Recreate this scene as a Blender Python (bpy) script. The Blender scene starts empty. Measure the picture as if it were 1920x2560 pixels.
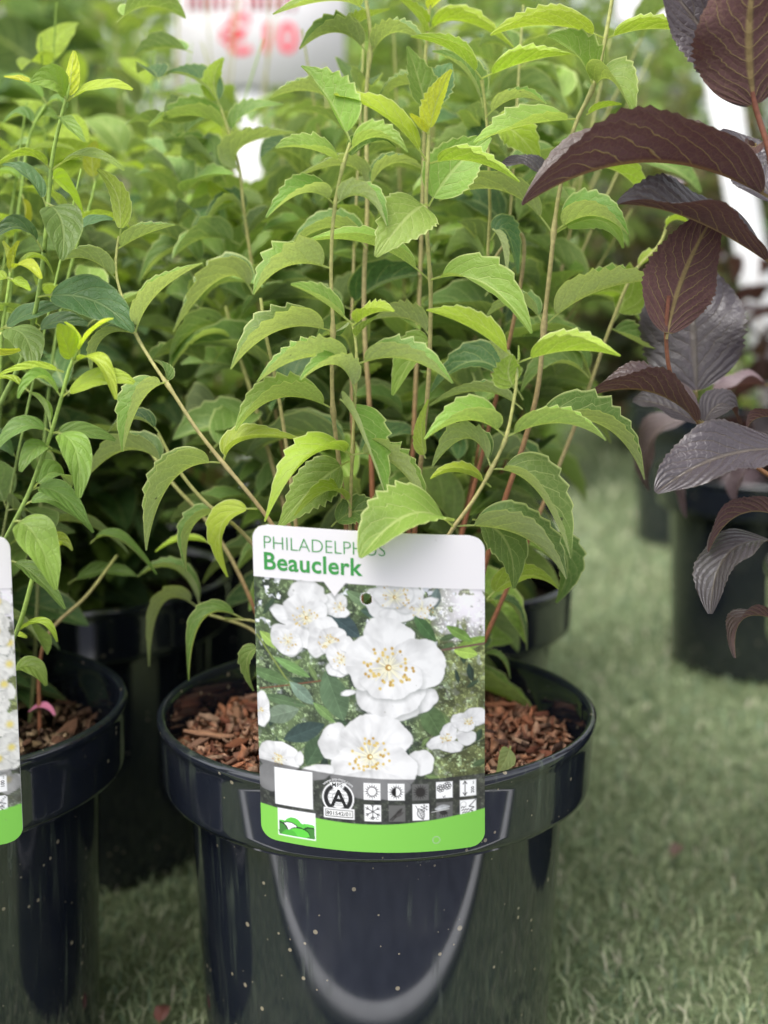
import bpy, math, random
import numpy as np
from mathutils import Vector, Matrix

random.seed(7)
rng = np.random.default_rng(7)
R = math.radians
SC = bpy.context.scene
COL = SC.collection

# ------------------------------------------------------------------ camera
PITCH = R(11.0)
CAM = np.array([0.0, 0.0, 0.4277])
FPX = 3517.0                       # focal length in photo pixels (1920 x 2560)
cam_d = bpy.data.cameras.new('camera')
cam = bpy.data.objects.new('camera', cam_d)
COL.objects.link(cam)
cam.location = CAM
cam.rotation_euler = (R(90) - PITCH, 0, 0)
cam_d.sensor_fit = 'VERTICAL'
cam_d.sensor_height = 24.0
cam_d.lens = 24.0 * FPX / 2560.0
cam_d.clip_start = 0.02
cam_d.clip_end = 500
cam_d.dof.use_dof = True
cam_d.dof.focus_distance = 0.612
cam_d.dof.aperture_fstop = 4.0
SC.camera = cam

# ------------------------------------------------------------------ sky and sun (overcast)
SUN_EL, SUN_AZ = R(62), R(218)     # azimuth clockwise from +Y: high behind thin cloud, to the left and a little behind the camera
w = bpy.data.worlds.new('World')
SC.world = w
w.use_nodes = True
wn = w.node_tree
bg = wn.nodes['Background']
sky = wn.nodes.new('ShaderNodeTexSky')
sky.sky_type = 'NISHITA'
sky.sun_disc = False
sky.sun_elevation = SUN_EL
sky.sun_rotation = SUN_AZ
sky.air_density = 1.0
sky.dust_density = 4.0
sky.ozone_density = 1.0
hs = wn.nodes.new('ShaderNodeHueSaturation')     # cloud cover: the same sky with its blue greyed out
hs.inputs['Saturation'].default_value = 0.22
wn.links.new(sky.outputs[0], hs.inputs['Color'])
wn.links.new(hs.outputs[0], bg.inputs['Color'])
bg.inputs['Strength'].default_value = 0.15
sun_d = bpy.data.lights.new('sun', 'SUN')
sun_d.energy = 1.2
sun_d.angle = R(50)
sun_d.color = (1.0, 0.97, 0.92)
sun = bpy.data.objects.new('sun', sun_d)
COL.objects.link(sun)
sdir = Vector((math.sin(SUN_AZ) * math.cos(SUN_EL), math.cos(SUN_AZ) * math.cos(SUN_EL), math.sin(SUN_EL)))
sun.rotation_euler = sdir.to_track_quat('Z', 'Y').to_euler()
sun.location = sdir * 5
SC.view_settings.view_transform = 'Standard'
SC.view_settings.look = 'None'
SC.view_settings.gamma = 1.0
SC.view_settings.use_curve_mapping = False
SC.view_settings.exposure = 1.02
SC.cycles.use_denoising = True
SC.cycles.max_bounces = 7
SC.cycles.transmission_bounces = 4
SC.cycles.transparent_max_bounces = 4
SC.cycles.diffuse_bounces = 4
SC.cycles.caustics_reflective = False
SC.cycles.caustics_refractive = False

# ------------------------------------------------------------------ pixel -> direction -> point
cp, sp = math.cos(PITCH), math.sin(PITCH)
C_R = np.array([1.0, 0, 0]); C_F = np.array([0, cp, -sp]); C_U = np.array([0, sp, cp])
def at(x, y, Y):
    d = C_F * FPX + C_R * (x - 960) - C_U * (y - 1280)
    return CAM + d * (Y / d[1])
def px_at(Y):                      # metres per photo pixel near the picture's middle at that distance
    return Y * 1.02 / FPX
CROP = {'A': (0, 0, 2.074), 'B': (560, 0, 2.074), 'C': (1120, 0, 2.074), 'D': (0, 600, 2.074),
        'E': (560, 600, 2.074), 'F': (1120, 600, 2.074), 'G': (0, 1250, 2.458), 'H': (1180, 1250, 2.242),
        'W': (1480, 0, 2.458), 'P': (0, 0, 1.0)}
def cpx(c, x, y):
    ox, oy, s = CROP[c]
    return ox + x / s, oy + y / s

# ------------------------------------------------------------------ object helpers
def tag(o, label=None, cat=None, group=None, kind=None):
    if label: o['label'] = label
    if cat: o['category'] = cat
    if group: o['group'] = group
    if kind: o['kind'] = kind
    return o
def empty(name, loc=(0, 0, 0)):
    o = bpy.data.objects.new(name, None)
    o.empty_display_size = 0.02
    COL.objects.link(o)
    o.location = loc
    return o
def mesh_np(name, V, Fq, mat=None, smooth=True, col=None, uv=None, tri=None):
    """V (n,3); Fq (m,4) quads; tri (k,3) triangles; col per vertex (n,3|4) linear; uv per vertex (n,2)."""
    me = bpy.data.meshes.new(name)
    V = np.asarray(V, np.float32)
    loops = []
    starts = []
    n = 0
    if Fq is not None and len(Fq):
        Fq = np.asarray(Fq, np.int32); loops.append(Fq.ravel()); starts.append(np.arange(len(Fq)) * 4); n = Fq.size
    if tri is not None and len(tri):
        tri = np.asarray(tri, np.int32); loops.append(tri.ravel()); starts.append(n + np.arange(len(tri)) * 3)
    L = np.concatenate(loops).astype(np.int32); S = np.concatenate(starts).astype(np.int32)
    me.vertices.add(len(V)); me.vertices.foreach_set('co', V.ravel())
    me.loops.add(len(L)); me.loops.foreach_set('vertex_index', L)
    me.polygons.add(len(S)); me.polygons.foreach_set('loop_start', S)
    if uv is not None:
        ul = me.uv_layers.new(name='UVMap')
        ul.data.foreach_set('uv', np.asarray(uv, np.float32)[L].ravel())
    if col is not None:
        col = np.asarray(col, np.float32)
        if col.shape[1] == 3: col = np.hstack([col, np.ones((len(col), 1), np.float32)])
        ca = me.color_attributes.new('Col', 'FLOAT_COLOR', 'POINT')
        ca.data.foreach_set('color', col.ravel())
    me.update(calc_edges=True)
    me.validate()
    if smooth: me.polygons.foreach_set('use_smooth', np.ones(len(me.polygons), bool))
    if mat: me.materials.append(mat)
    return me
def obj(name, me, parent=None, color=None):
    o = bpy.data.objects.new(name, me)
    COL.objects.link(o)
    if parent is not None:
        o.parent = parent
        o.matrix_parent_inverse = Matrix.Translation(-Vector(parent.location))   # parents only carry a location
    if color is not None: o.color = tuple(color) if len(color) == 4 else (color[0], color[1], color[2], 0.26)   # alpha: how felted the underside is
    return o
def lathe(prof, seg=96):
    prof = np.asarray(prof, float); n = len(prof)
    a = np.linspace(0, 2 * np.pi, seg, endpoint=False)
    V = np.stack([prof[:, None, 0] * np.cos(a), prof[:, None, 0] * np.sin(a), prof[:, None, 1] + 0 * a], -1).reshape(-1, 3)
    F = []
    for i in range(n - 1):
        for j in range(seg):
            k = (j + 1) % seg
            F.append((i * seg + j, i * seg + k, (i + 1) * seg + k, (i + 1) * seg + j))
    return V, F
def tube(P, rad, seg=7):
    P = np.asarray(P, float); n = len(P); rad = np.broadcast_to(rad, (n,))
    T = np.gradient(P, axis=0); T /= np.linalg.norm(T, axis=1)[:, None] + 1e-12
    ref = np.array([0.3, 1.0, 0.1])
    A = np.cross(T, ref); A /= np.linalg.norm(A, axis=1)[:, None] + 1e-12
    B = np.cross(T, A)
    a = np.linspace(0, 2 * np.pi, seg, endpoint=False)
    V = (P[:, None] + rad[:, None, None] * (A[:, None] * np.cos(a)[None, :, None] + B[:, None] * np.sin(a)[None, :, None])).reshape(-1, 3)
    F = [(i * seg + j, i * seg + (j + 1) % seg, (i + 1) * seg + (j + 1) % seg, (i + 1) * seg + j) for i in range(n - 1) for j in range(seg)]
    return V, F
def spline(P, n):
    """Catmull-Rom through points P."""
    P = np.asarray(P, float)
    if len(P) == 2: 
        t = np.linspace(0, 1, n)[:, None]; return P[0] * (1 - t) + P[1] * t
    d = np.concatenate([[0], np.cumsum(np.linalg.norm(np.diff(P, axis=0), axis=1) + 1e-6)])
    G = np.gradient(P, d, axis=0)
    t = np.linspace(0, d[-1] * (1 - 1e-6), n)
    i = np.searchsorted(d, t, side='right') - 1
    h = (d[i + 1] - d[i]); f = ((t - d[i]) / h)[:, None]; h = h[:, None]
    return ((2 * f ** 3 - 3 * f ** 2 + 1) * P[i] + (f ** 3 - 2 * f ** 2 + f) * h * G[i] + (-2 * f ** 3 + 3 * f ** 2) * P[i + 1] + (f ** 3 - f ** 2) * h * G[i + 1])

# ------------------------------------------------------------------ materials
class NT:
    def __init__(s, name):
        s.m = bpy.data.materials.new(name); s.m.use_nodes = True
        s.t = s.m.node_tree; s.t.nodes.clear()
        s.out = s.n('ShaderNodeOutputMaterial')
    def n(s, typ, **kw):
        nd = s.t.nodes.new(typ)
        for k, v in kw.items(): setattr(nd, k, v)
        return nd
    def put(s, sock, v):
        if isinstance(v, bpy.types.NodeSocket): s.t.links.new(v, sock)
        elif v is not None:
            if isinstance(v, (tuple, list)) and len(v) == 3 and sock.type == 'RGBA': v = (*v, 1)
            sock.default_value = v
    def math(s, op, a, b=None, c=None, clamp=False):
        nd = s.n('ShaderNodeMath', operation=op, use_clamp=clamp)
        s.put(nd.inputs[0], a)
        if b is not None: s.put(nd.inputs[1], b)
        if c is not None: s.put(nd.inputs[2], c)
        return nd.outputs[0]
    def mix(s, f, a, b, typ='RGBA', blend='MIX'):
        nd = s.n('ShaderNodeMix', data_type=typ)
        if typ == 'RGBA': nd.blend_type = blend; i = 6
        else: i = 2
        s.put(nd.inputs[0], f); s.put(nd.inputs[i], a); s.put(nd.inputs[i + 1], b)
        return nd.outputs[2 if typ == 'RGBA' else 0]
    def noise(s, vec, scale, detail=3, rough=0.55, dist=0.0, dim='3D', w=None):
        nd = s.n('ShaderNodeTexNoise', noise_dimensions=dim)
        if vec is not None: s.put(nd.inputs['Vector'], vec)
        nd.inputs['Scale'].default_value = scale; nd.inputs['Detail'].default_value = detail
        nd.inputs['Roughness'].default_value = rough; nd.inputs['Distortion'].default_value = dist
        if w is not None: s.put(nd.inputs['W'], w)
        return nd.outputs['Fac']
    def ramp(s, f, a, b, va=0.0, vb=1.0):
        nd = s.n('ShaderNodeMapRange', interpolation_type='SMOOTHSTEP')
        s.put(nd.inputs[0], f); nd.inputs[1].default_value = a; nd.inputs[2].default_value = b
        nd.inputs[3].default_value = va; nd.inputs[4].default_value = vb
        return nd.outputs[0]
    def bump(s, h, strength=0.3, dist=0.001):
        nd = s.n('ShaderNodeBump'); s.put(nd.inputs['Height'], h)
        nd.inputs['Strength'].default_value = strength; nd.inputs['Distance'].default_value = dist
        return nd.outputs[0]
    def pbsdf(s, **kw):
        nd = s.n('ShaderNodeBsdfPrincipled')
        for k, v in kw.items(): s.put(nd.inputs[k.replace('_', ' ')], v)
        return nd.outputs[0]
    def done(s, sh):
        s.t.links.new(sh, s.out.inputs[0]); return s.m

def leaf_material(name, src='OBJECT', veins=5, under=(0.55, 0.60, 0.32), under_mix=1.0, vein_c=(0.60, 0.66, 0.28),
                  vein_up=0.36, vein_under=0.6, rough=0.45, trans=0.40, trans_tint=(1.12, 1.2, 0.48), fine=0.35, edge=0.75,
                  quilt=0.5, spec=0.35, sheen=0.15, net_k=0.26, wobble=0.07):
    M = NT(name)
    if src == 'OBJECT':
        oi = M.n('ShaderNodeObjectInfo'); C = oi.outputs['Color']; um = M.math('MULTIPLY', oi.outputs['Alpha'], under_mix)
    else:
        C = M.n('ShaderNodeVertexColor', layer_name='Col').outputs[0]; um = 0.24 * under_mix
    uv = M.n('ShaderNodeUVMap').outputs[0]
    sep = M.n('ShaderNodeSeparateXYZ'); M.put(sep.inputs[0], uv)
    v = M.math('MULTIPLY_ADD', sep.outputs[0], 2.0, -1.0)
    u = sep.outputs[1]
    av = M.math('ABSOLUTE', v)
    tc = M.n('ShaderNodeTexCoord').outputs['Object']
    wob = M.noise(tc, 60.0, 2)
    q = M.math('MULTIPLY_ADD', M.math('POWER', av, 1.25), -0.42, u)
    q = M.math('MULTIPLY_ADD', wob, wobble, q)
    q = M.math('MULTIPLY', q, float(veins))
    saw = M.math('ABSOLUTE', M.math('MULTIPLY_ADD', M.math('FRACT', q), 2.0, -1.0))
    lat = M.ramp(saw, 0.88, 0.96)
    lat = M.math('MULTIPLY', lat, M.ramp(av, 1.0, 0.55))
    mid = M.ramp(av, 0.10, 0.03)
    vor = M.n('ShaderNodeTexVoronoi', feature='DISTANCE_TO_EDGE'); M.put(vor.inputs['Vector'], tc); vor.inputs['Scale'].default_value = 330.0
    net = M.math('MULTIPLY', M.ramp(vor.outputs['Distance'], 0.10, 0.0), net_k)          # the fine network between the veins
    vein = M.math('MAXIMUM', M.math('MAXIMUM', lat, mid), net)
    big = M.noise(tc, 22.0, 3)
    var = M.ramp(big, 0.3, 0.7, 0.78, 1.2)
    cc = M.n('ShaderNodeVectorMath', operation='SCALE'); M.put(cc.inputs[0], C); M.put(cc.inputs['Scale'], var)
    Cv = cc.outputs[0]
    upper = M.mix(M.math('MULTIPLY', vein, vein_up), Cv, vein_c)
    und0 = M.mix(um, Cv, under)
    lower = M.mix(M.math('MULTIPLY', vein, vein_under), und0, vein_c)
    felt = M.noise(tc, 900.0, 2)
    lowf = M.n('ShaderNodeVectorMath', operation='SCALE'); M.put(lowf.inputs[0], lower); M.put(lowf.inputs['Scale'], M.ramp(felt, 0.25, 0.75, 0.90, 1.10))
    back = M.n('ShaderNodeNewGeometry').outputs['Backfacing']
    base = M.mix(back, upper, lowf.outputs[0])
    rim = M.math('MULTIPLY', M.ramp(av, 0.90, 0.99), edge)
    base = M.mix(rim, base, vein_c)
    base = M.mix(M.math('MULTIPLY', M.ramp(u, 0.012, 0.0), 0.8), base, vein_c)      # the stalk
    spot = M.ramp(M.noise(tc, 170.0, 1), 0.79, 0.82)            # small dark blemishes
    base = M.mix(M.math('MULTIPLY', spot, 0.7), base, (0.03, 0.025, 0.015))
    h = M.math('MULTIPLY', vein, -0.8 * quilt)
    cell = M.noise(tc, 260.0, 3)
    h = M.math('MULTIPLY_ADD', cell, fine, h)
    pill = M.math('MULTIPLY', M.math('SUBTRACT', 1.0, saw), quilt)
    h = M.math('MULTIPLY_ADD', pill, 0.5, h)
    nrm = M.bump(h, 0.55, 0.0012)
    p = M.pbsdf(Base_Color=base, Roughness=M.mix(back, rough, 0.75, typ='FLOAT'), Normal=nrm, Specular_IOR_Level=M.mix(back, spec, 0.15, typ='FLOAT'),
                Sheen_Weight=M.math('MULTIPLY', back, sheen), Sheen_Roughness=0.6)
    tr = M.n('ShaderNodeBsdfTranslucent')
    tcx = M.n('ShaderNodeVectorMath', operation='MULTIPLY'); M.put(tcx.inputs[0], base); tcx.inputs[1].default_value = trans_tint
    M.put(tr.inputs[0], tcx.outputs[0]); M.put(tr.inputs[1], nrm)
    ms = M.n('ShaderNodeMixShader'); ms.inputs[0].default_value = trans
    M.t.links.new(p, ms.inputs[1]); M.t.links.new(tr.outputs[0], ms.inputs[2])
    return M.done(ms.outputs[0])

MAT = {}
MAT['leaf'] = leaf_material('leaf_green')
MAT['leaf_smooth'] = leaf_material('leaf_soft_green', veins=4, under_mix=0.6, vein_up=0.14, quilt=0.9, fine=0.25, edge=0.15, rough=0.42, spec=0.4)
MAT['leaf_far'] = leaf_material('leaf_far_green', src='COL', quilt=0.2, fine=0.1, trans=0.26)
MAT['leaf_purple'] = leaf_material('leaf_purple', veins=8, under=(0.125, 0.058, 0.058), under_mix=1.5 / .52, vein_c=(0.36, 0.29, 0.11), vein_up=0.10,
                                   vein_under=0.62, rough=0.30, trans=0.12, trans_tint=(1.5, 0.85, 0.7), fine=0.35, edge=0.05, quilt=1.1, spec=0.55, sheen=0.1, net_k=0.14, wobble=0.16)

def stem_material():
    M = NT('stem_bark')
    C = M.n('ShaderNodeVertexColor', layer_name='Col').outputs[0]
    tc = M.n('ShaderNodeTexCoord').outputs['Object']
    nz = M.noise(tc, 500.0, 3)
    cc = M.n('ShaderNodeVectorMath', operation='SCALE'); M.put(cc.inputs[0], C); M.put(cc.inputs['Scale'], M.ramp(nz, 0.3, 0.7, 0.82, 1.15))
    return M.done(M.pbsdf(Base_Color=cc.outputs[0], Roughness=0.55, Normal=M.bump(nz, 0.3, 0.0005)))
MAT['stem'] = stem_material()

def pot_material():
    M = NT('pot_plastic')
    tc = M.n('ShaderNodeTexCoord').outputs['Object']
    mp = M.n('ShaderNodeMapping'); M.put(mp.inputs[0], tc); mp.inputs['Scale'].default_value = (1, 1, 0.06)
    streak = M.noise(mp.outputs[0], 240.0, 3)
    patch = M.noise(tc, 14.0, 2)
    st = M.math('MULTIPLY', M.ramp(streak, 0.52, 0.70), M.ramp(patch, 0.46, 0.6))
    base = M.mix(M.math('MULTIPLY', st, 0.8), (0.0095, 0.012, 0.019), (0.05, 0.062, 0.05))
    vo = M.n('ShaderNodeTexVoronoi'); M.put(vo.inputs['Vector'], tc); vo.inputs['Scale'].default_value = 210.0
    sc_ = M.n('ShaderNodeSeparateColor'); M.put(sc_.inputs[0], vo.outputs['Color'])
    sel = M.math('GREATER_THAN', sc_.outputs[0], 0.6)
    size = M.math('MULTIPLY_ADD', M.math('POWER', sc_.outputs[1], 4.0), 0.20, 0.062)
    dot = M.math('MULTIPLY', M.math('LESS_THAN', vo.outputs['Distance'], size), sel)
    dust = M.ramp(M.noise(tc, 30.0, 4), 0.45, 0.8)
    base = M.mix(M.math('MULTIPLY', dust, 0.03), base, (0.3, 0.28, 0.25))
    base = M.mix(M.math('MULTIPLY', dot, 0.75), base, (0.34, 0.29, 0.2))
    rough = M.math('ADD', M.math('MULTIPLY_ADD', st, 0.2, 0.07), M.math('MULTIPLY', dust, 0.05))
    return M.done(M.pbsdf(Base_Color=base, Roughness=rough, IOR=1.8, Specular_IOR_Level=0.55, Normal=M.bump(M.noise(tc, 9.0, 2), 0.03, 0.002)))
MAT['pot'] = pot_material()

def print_material():
    M = NT('printed_card')
    C = M.n('ShaderNodeVertexColor', layer_name='Col').outputs[0]
    tc = M.n('ShaderNodeTexCoord').outputs['Object']
    nz = M.noise(tc, 60.0, 3)
    return M.done(M.pbsdf(Base_Color=C, Roughness=0.38, Specular_IOR_Level=0.35, Normal=M.bump(nz, 0.04, 0.001)))
MAT['print'] = print_material()
def flat_material(name, c, rough=0.5, spec=0.4, nscale=None, namp=0.15, bump=0.0):
    M = NT(name)
    if nscale:
        tc = M.n('ShaderNodeTexCoord').outputs['Object']
        nz = M.noise(tc, nscale, 4)
        cc = M.n('ShaderNodeVectorMath', operation='SCALE'); cc.inputs[0].default_value = c
        M.put(cc.inputs['Scale'], M.ramp(nz, 0.25, 0.75, 1 - namp, 1 + namp))
        nrm = M.bump(nz, bump, 0.002) if bump else None
        return M.done(M.pbsdf(Base_Color=cc.outputs[0], Roughness=rough, Specular_IOR_Level=spec, Normal=nrm))
    return M.done(M.pbsdf(Base_Color=c, Roughness=rough, Specular_IOR_Level=spec))
MAT['card'] = flat_material('white_card', (0.7, 0.69, 0.7), 0.4, 0.35, 80, 0.02)
MAT['ink_green'] = flat_material('green_ink', (0.06, 0.30, 0.075), 0.4, 0.3, 90, 0.05)
MAT['ink_black'] = flat_material('black_ink', (0.02, 0.02, 0.02), 0.4, 0.3, 90, 0.05)
MAT['ink_white'] = flat_material('white_ink', (0.68, 0.68, 0.68), 0.4, 0.3, 90, 0.03)
MAT['ink_red'] = flat_material('red_ink', (0.74, 0.05, 0.09), 0.5, 0.3, 20, 0.1)
MAT['sign'] = flat_material('white_sign_board', (0.82, 0.79, 0.82), 0.5, 0.3, 6, 0.06)
MAT['post'] = flat_material('white_painted_post', (0.72, 0.72, 0.73), 0.55, 0.3, 12, 0.08)
MAT['edging'] = flat_material('pale_edging', (0.82, 0.83, 0.86), 0.5, 0.3, 30, 0.06)
MAT['path'] = flat_material('asphalt', (0.085, 0.092, 0.12), 0.85, 0.2, 40, 0.25, 0.4)
MAT['soil'] = flat_material('damp_soil', (0.028, 0.017, 0.012), 0.9, 0.1, 160, 0.5, 0.8)
MAT['thread'] = flat_material('pink_petal', (0.55, 0.18, 0.3), 0.6, 0.2, 80, 0.2)

def bark_material():
    M = NT('bark_chip')
    C = M.n('ShaderNodeObjectInfo').outputs['Color']
    tc = M.n('ShaderNodeTexCoord').outputs['Object']
    mp = M.n('ShaderNodeMapping'); M.put(mp.inputs[0], tc); mp.inputs['Scale'].default_value = (0.6, 5, 5)
    g = M.noise(mp.outputs[0], 3.0, 4)
    cc = M.n('ShaderNodeVectorMath', operation='SCALE'); M.put(cc.inputs[0], C); M.put(cc.inputs['Scale'], M.ramp(g, 0.25, 0.75, 0.5, 1.45))
    return M.done(M.pbsdf(Base_Color=cc.outputs[0], Roughness=0.75, Specular_IOR_Level=0.25, Normal=M.bump(g, 0.6, 0.002)))
MAT['bark'] = bark_material()
def bark_bits_material():
    M = NT('bark_bits')
    C = M.n('ShaderNodeVertexColor', layer_name='Col').outputs[0]
    return M.done(M.pbsdf(Base_Color=C, Roughness=0.8, Specular_IOR_Level=0.2))
MAT['bits'] = bark_bits_material()
def turf_material():
    M = NT('turf_backing')
    tc = M.n('ShaderNodeTexCoord').outputs['Object']
    f = M.ramp(M.noise(tc, 90.0, 4), 0.3, 0.7)
    g = M.ramp(M.noise(tc, 5.0, 3), 0.3, 0.7)
    c = M.mix(f, (0.09, 0.13, 0.06), (0.20, 0.24, 0.13))
    c = M.mix(M.math('MULTIPLY', g, 0.4), c, (0.10, 0.11, 0.05))
    return M.done(M.pbsdf(Base_Color=c, Roughness=0.85, Specular_IOR_Level=0.15, Normal=M.bump(f, 0.5, 0.004)))
MAT['turf'] = turf_material()
def blade_material():
    M = NT('turf_blade')
    C = M.n('ShaderNodeVertexColor', layer_name='Col').outputs[0]
    p = M.pbsdf(Base_Color=C, Roughness=0.55, Specular_IOR_Level=0.3)
    tr = M.n('ShaderNodeBsdfTranslucent'); M.put(tr.inputs[0], C)
    ms = M.n('ShaderNodeMixShader'); ms.inputs[0].default_value = 0.2
    M.t.links.new(p, ms.inputs[1]); M.t.links.new(tr.outputs[0], ms.inputs[2])
    return M.done(ms.outputs[0])
MAT['blade'] = blade_material()

# ------------------------------------------------------------------ leaves
def leaf_grid(Bp, Mp, Tp, hw, n_mid, fold=45, teeth=5, tooth=0.10, stalk=0.12, NS=44, K=5, curl=0.0, wave=0.03, shape=(0.6, 1.2), seed=0, stalk_r=0.00085, twist=0):
    """A leaf blade folded along its midrib, which runs from Bp through Mp to Tp. n_mid: upper side at mid length."""
    rs = np.random.RandomState(seed)
    Bp, Mp, Tp = (np.asarray(p, float) for p in (Bp, Mp, Tp))
    Cc = 2 * Mp - (Bp + Tp) / 2
    s = np.linspace(0, 1, NS)
    s = np.sort(np.concatenate([s, [stalk, stalk + 0.004]]))
    S = s[:, None]
    P = Bp * (1 - S) ** 2 + 2 * Cc * S * (1 - S) + Tp * S ** 2
    T = 2 * (1 - S) * (Cc - Bp) + 2 * S * (Tp - Cc)
    T /= np.linalg.norm(T, axis=1)[:, None]
    tm = Tp - Bp; tm /= np.linalg.norm(tm)
    n = n_mid - tm * np.dot(n_mid, tm); n /= np.linalg.norm(n)
    # parallel transport from mid tangent to each tangent
    ax = np.cross(np.broadcast_to(tm, T.shape), T); cs = T @ tm
    k = 1 / (1 + cs + 1e-9)
    N = n * cs[:, None] + np.cross(ax, n) + ax * (ax @ n)[:, None] * k[:, None]
    N -= T * np.sum(N * T, axis=1)[:, None]; N /= np.linalg.norm(N, axis=1)[:, None]
    Bn = np.cross(T, N)
    if twist:
        a = R(twist) * (s - 0.5)[:, None]
        N, Bn = N * np.cos(a) + Bn * np.sin(a), Bn * np.cos(a) - N * np.sin(a)
    u = np.clip((s - stalk) / (1 - stalk), 0, 1)
    a, b = shape
    pk = a / (a + b); mx = pk ** a * (1 - pk) ** b
    h = hw * (u ** a * (1 - u) ** b) / mx
    h = np.where(u <= 0, 0, h)
    hs = []
    for side in (-1, 1):
        ph = (u * teeth * 1.25 + rs.rand()) % 1.0
        env = np.clip((u - 0.18) / 0.15, 0, 1) * np.clip((0.93 - u) / 0.12, 0, 1)
        irr = 1 + 0.5 * np.sin(u * 9 + rs.rand() * 6)
        hs.append(h * (1 + tooth * irr * env * (ph ** 1.4 - 0.45) * 2) + stalk_r)
    cols = np.linspace(-1, 1, 2 * K + 1)
    V = []; UV = []
    wv = wave * hw
    ph1, ph2 = rs.rand(2) * 6.28
    for v in cols:
        hh = hs[0] if v < 0 else hs[1]
        av = abs(v)
        F = R(fold) + R(curl) * av
        F = F * np.ones_like(u)
        F = np.where(u <= 0, R(60), F)
        off_b = np.sign(v) * hh * av * np.cos(F)
        off_n = hh * av * np.sin(F) + wv * av ** 2 * np.sin(u * 11 + (ph1 if v < 0 else ph2)) * np.sin(np.pi * u)
        V.append(P + Bn * off_b[:, None] + N * off_n[:, None])
        UV.append(np.stack([0 * u + v * 0.5 + 0.5, u], -1))
    V = np.stack(V, 1); UV = np.stack(UV, 1)
    ni, nj = V.shape[:2]
    idx = np.arange(ni * nj).reshape(ni, nj)
    F = np.stack([idx[:-1, :-1], idx[:-1, 1:], idx[1:, 1:], idx[1:, :-1]], -1).reshape(-1, 4)
    return V.reshape(-1, 3), F, UV.reshape(-1, 2)

def pixel_leaf(crop, nx, ny, mx, my, tx, ty, hw, roll, fold, Y, dY=0.0, mY=None, **kw):
    """Leaf from three photo pixels (stalk end, middle of midrib, tip); the distance comes from the stem it grows on."""
    Bp = at(*cpx(crop, nx, ny), Y); Tp = at(*cpx(crop, tx, ty), Y + dY)
    Mp = at(*cpx(crop, mx, my), Y + (dY * 0.5 if mY is None else mY))
    s = CROP[crop][2]
    hwm = hw / s * px_at(Y)
    ch = Tp - Bp; ch /= np.linalg.norm(ch)
    d = Mp - CAM; d /= np.linalg.norm(d)
    npl = np.cross(ch, d); npl /= np.linalg.norm(npl)
    if np.dot(npl, Mp - (Bp + Tp) / 2) < 0: npl = -npl
    tocam = -d - ch * np.dot(-d, ch); tocam /= np.linalg.norm(tocam)
    nm = npl * math.cos(R(roll)) + tocam * math.sin(R(roll))
    return leaf_grid(Bp, Mp, Tp, hwm, nm, fold=fold, **kw)

LC = {  # leaf colours (linear albedo of the upper side)
    'lime': (0.36, 0.49, 0.045), 'yellow': (0.58, 0.64, 0.05), 'fresh': (0.25, 0.385, 0.07), 'mid': (0.155, 0.26, 0.055),
    'dark': (0.075, 0.155, 0.05), 'blue': (0.13, 0.24, 0.10), 'olive': (0.14, 0.235, 0.06), 'pale': (0.20, 0.345, 0.06),
    'purple': (0.060, 0.048, 0.054), 'grey': (0.068, 0.058, 0.064), 'brown': (0.095, 0.065, 0.06), 'mauve': (0.17, 0.12, 0.135)}
def dim(c, k): return tuple(x * k for x in c)
FELT = {'lime': .12, 'yellow': .05, 'fresh': .42, 'pale': .80, 'olive': .55, 'mid': .5, 'dark': .4, 'blue': .5}
def tone(key, a=.14): return (*jitter(LC[key], a), FELT.get(key, .5))
def jitter(c, a=0.12):
    k = 1 + random.uniform(-a, a)
    return tuple(x * k * (1 + random.uniform(-0.06, 0.06)) for x in c)

# ================================================================== THE SETTING
def ground_sheet():
    V = [(-120, -60, 0), (120, -60, 0), (120, 250, 0), (-120, 250, 0)]
    me = mesh_np('ground', V, [(0, 1, 2, 3)], MAT['turf'], smooth=False)
    tag(obj('ground', me), kind='structure')
    V = [(-40, -3.0, 0.004), (40, -3.0, 0.004), (40, 0.455, 0.004), (-40, 0.455, 0.004)]
    tag(obj('path', mesh_np('path', V, [(0, 1, 2, 3)], MAT['path'], smooth=False)), kind='structure')
ground_sheet()

def box(x0, x1, y0, y1, z0, z1, bev=0.0):
    if not bev:
        V = [(x, y, z) for z in (z0, z1) for y in (y0, y1) for x in (x0, x1)]
        F = [(0, 2, 3, 1), (4, 5, 7, 6), (0, 1, 5, 4), (2, 6, 7, 3), (0, 4, 6, 2), (1, 3, 7, 5)]
        return V, F
    V, F = [], []
    for z, d in ((z0, bev), (z0 + bev, 0), (z1 - bev, 0), (z1, bev)):
        V += [(x0 + d, y0 + d, z), (x1 - d, y0 + d, z), (x1 - d, y1 - d, z), (x0 + d, y1 - d, z)]
    for k in range(3):
        for j in range(4):
            F.append((k * 4 + j, k * 4 + (j + 1) % 4, k * 4 + 4 + (j + 1) % 4, k * 4 + 4 + j))
    F += [(3, 2, 1, 0), (12, 13, 14, 15)]
    return V, F
# a pale edging that holds the turf down along its front; it shows only as the bright curve mirrored in the pots
V, F = box(-6, 6, 0.465, 0.484, 0.0, 0.012, 0.002)
tag(obj('edging_strip', mesh_np('edging_strip', V, F, MAT['edging'], smooth=False)),
    'pale edging strip along the front of the turf, mirrored in the black pots', 'edging')

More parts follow.
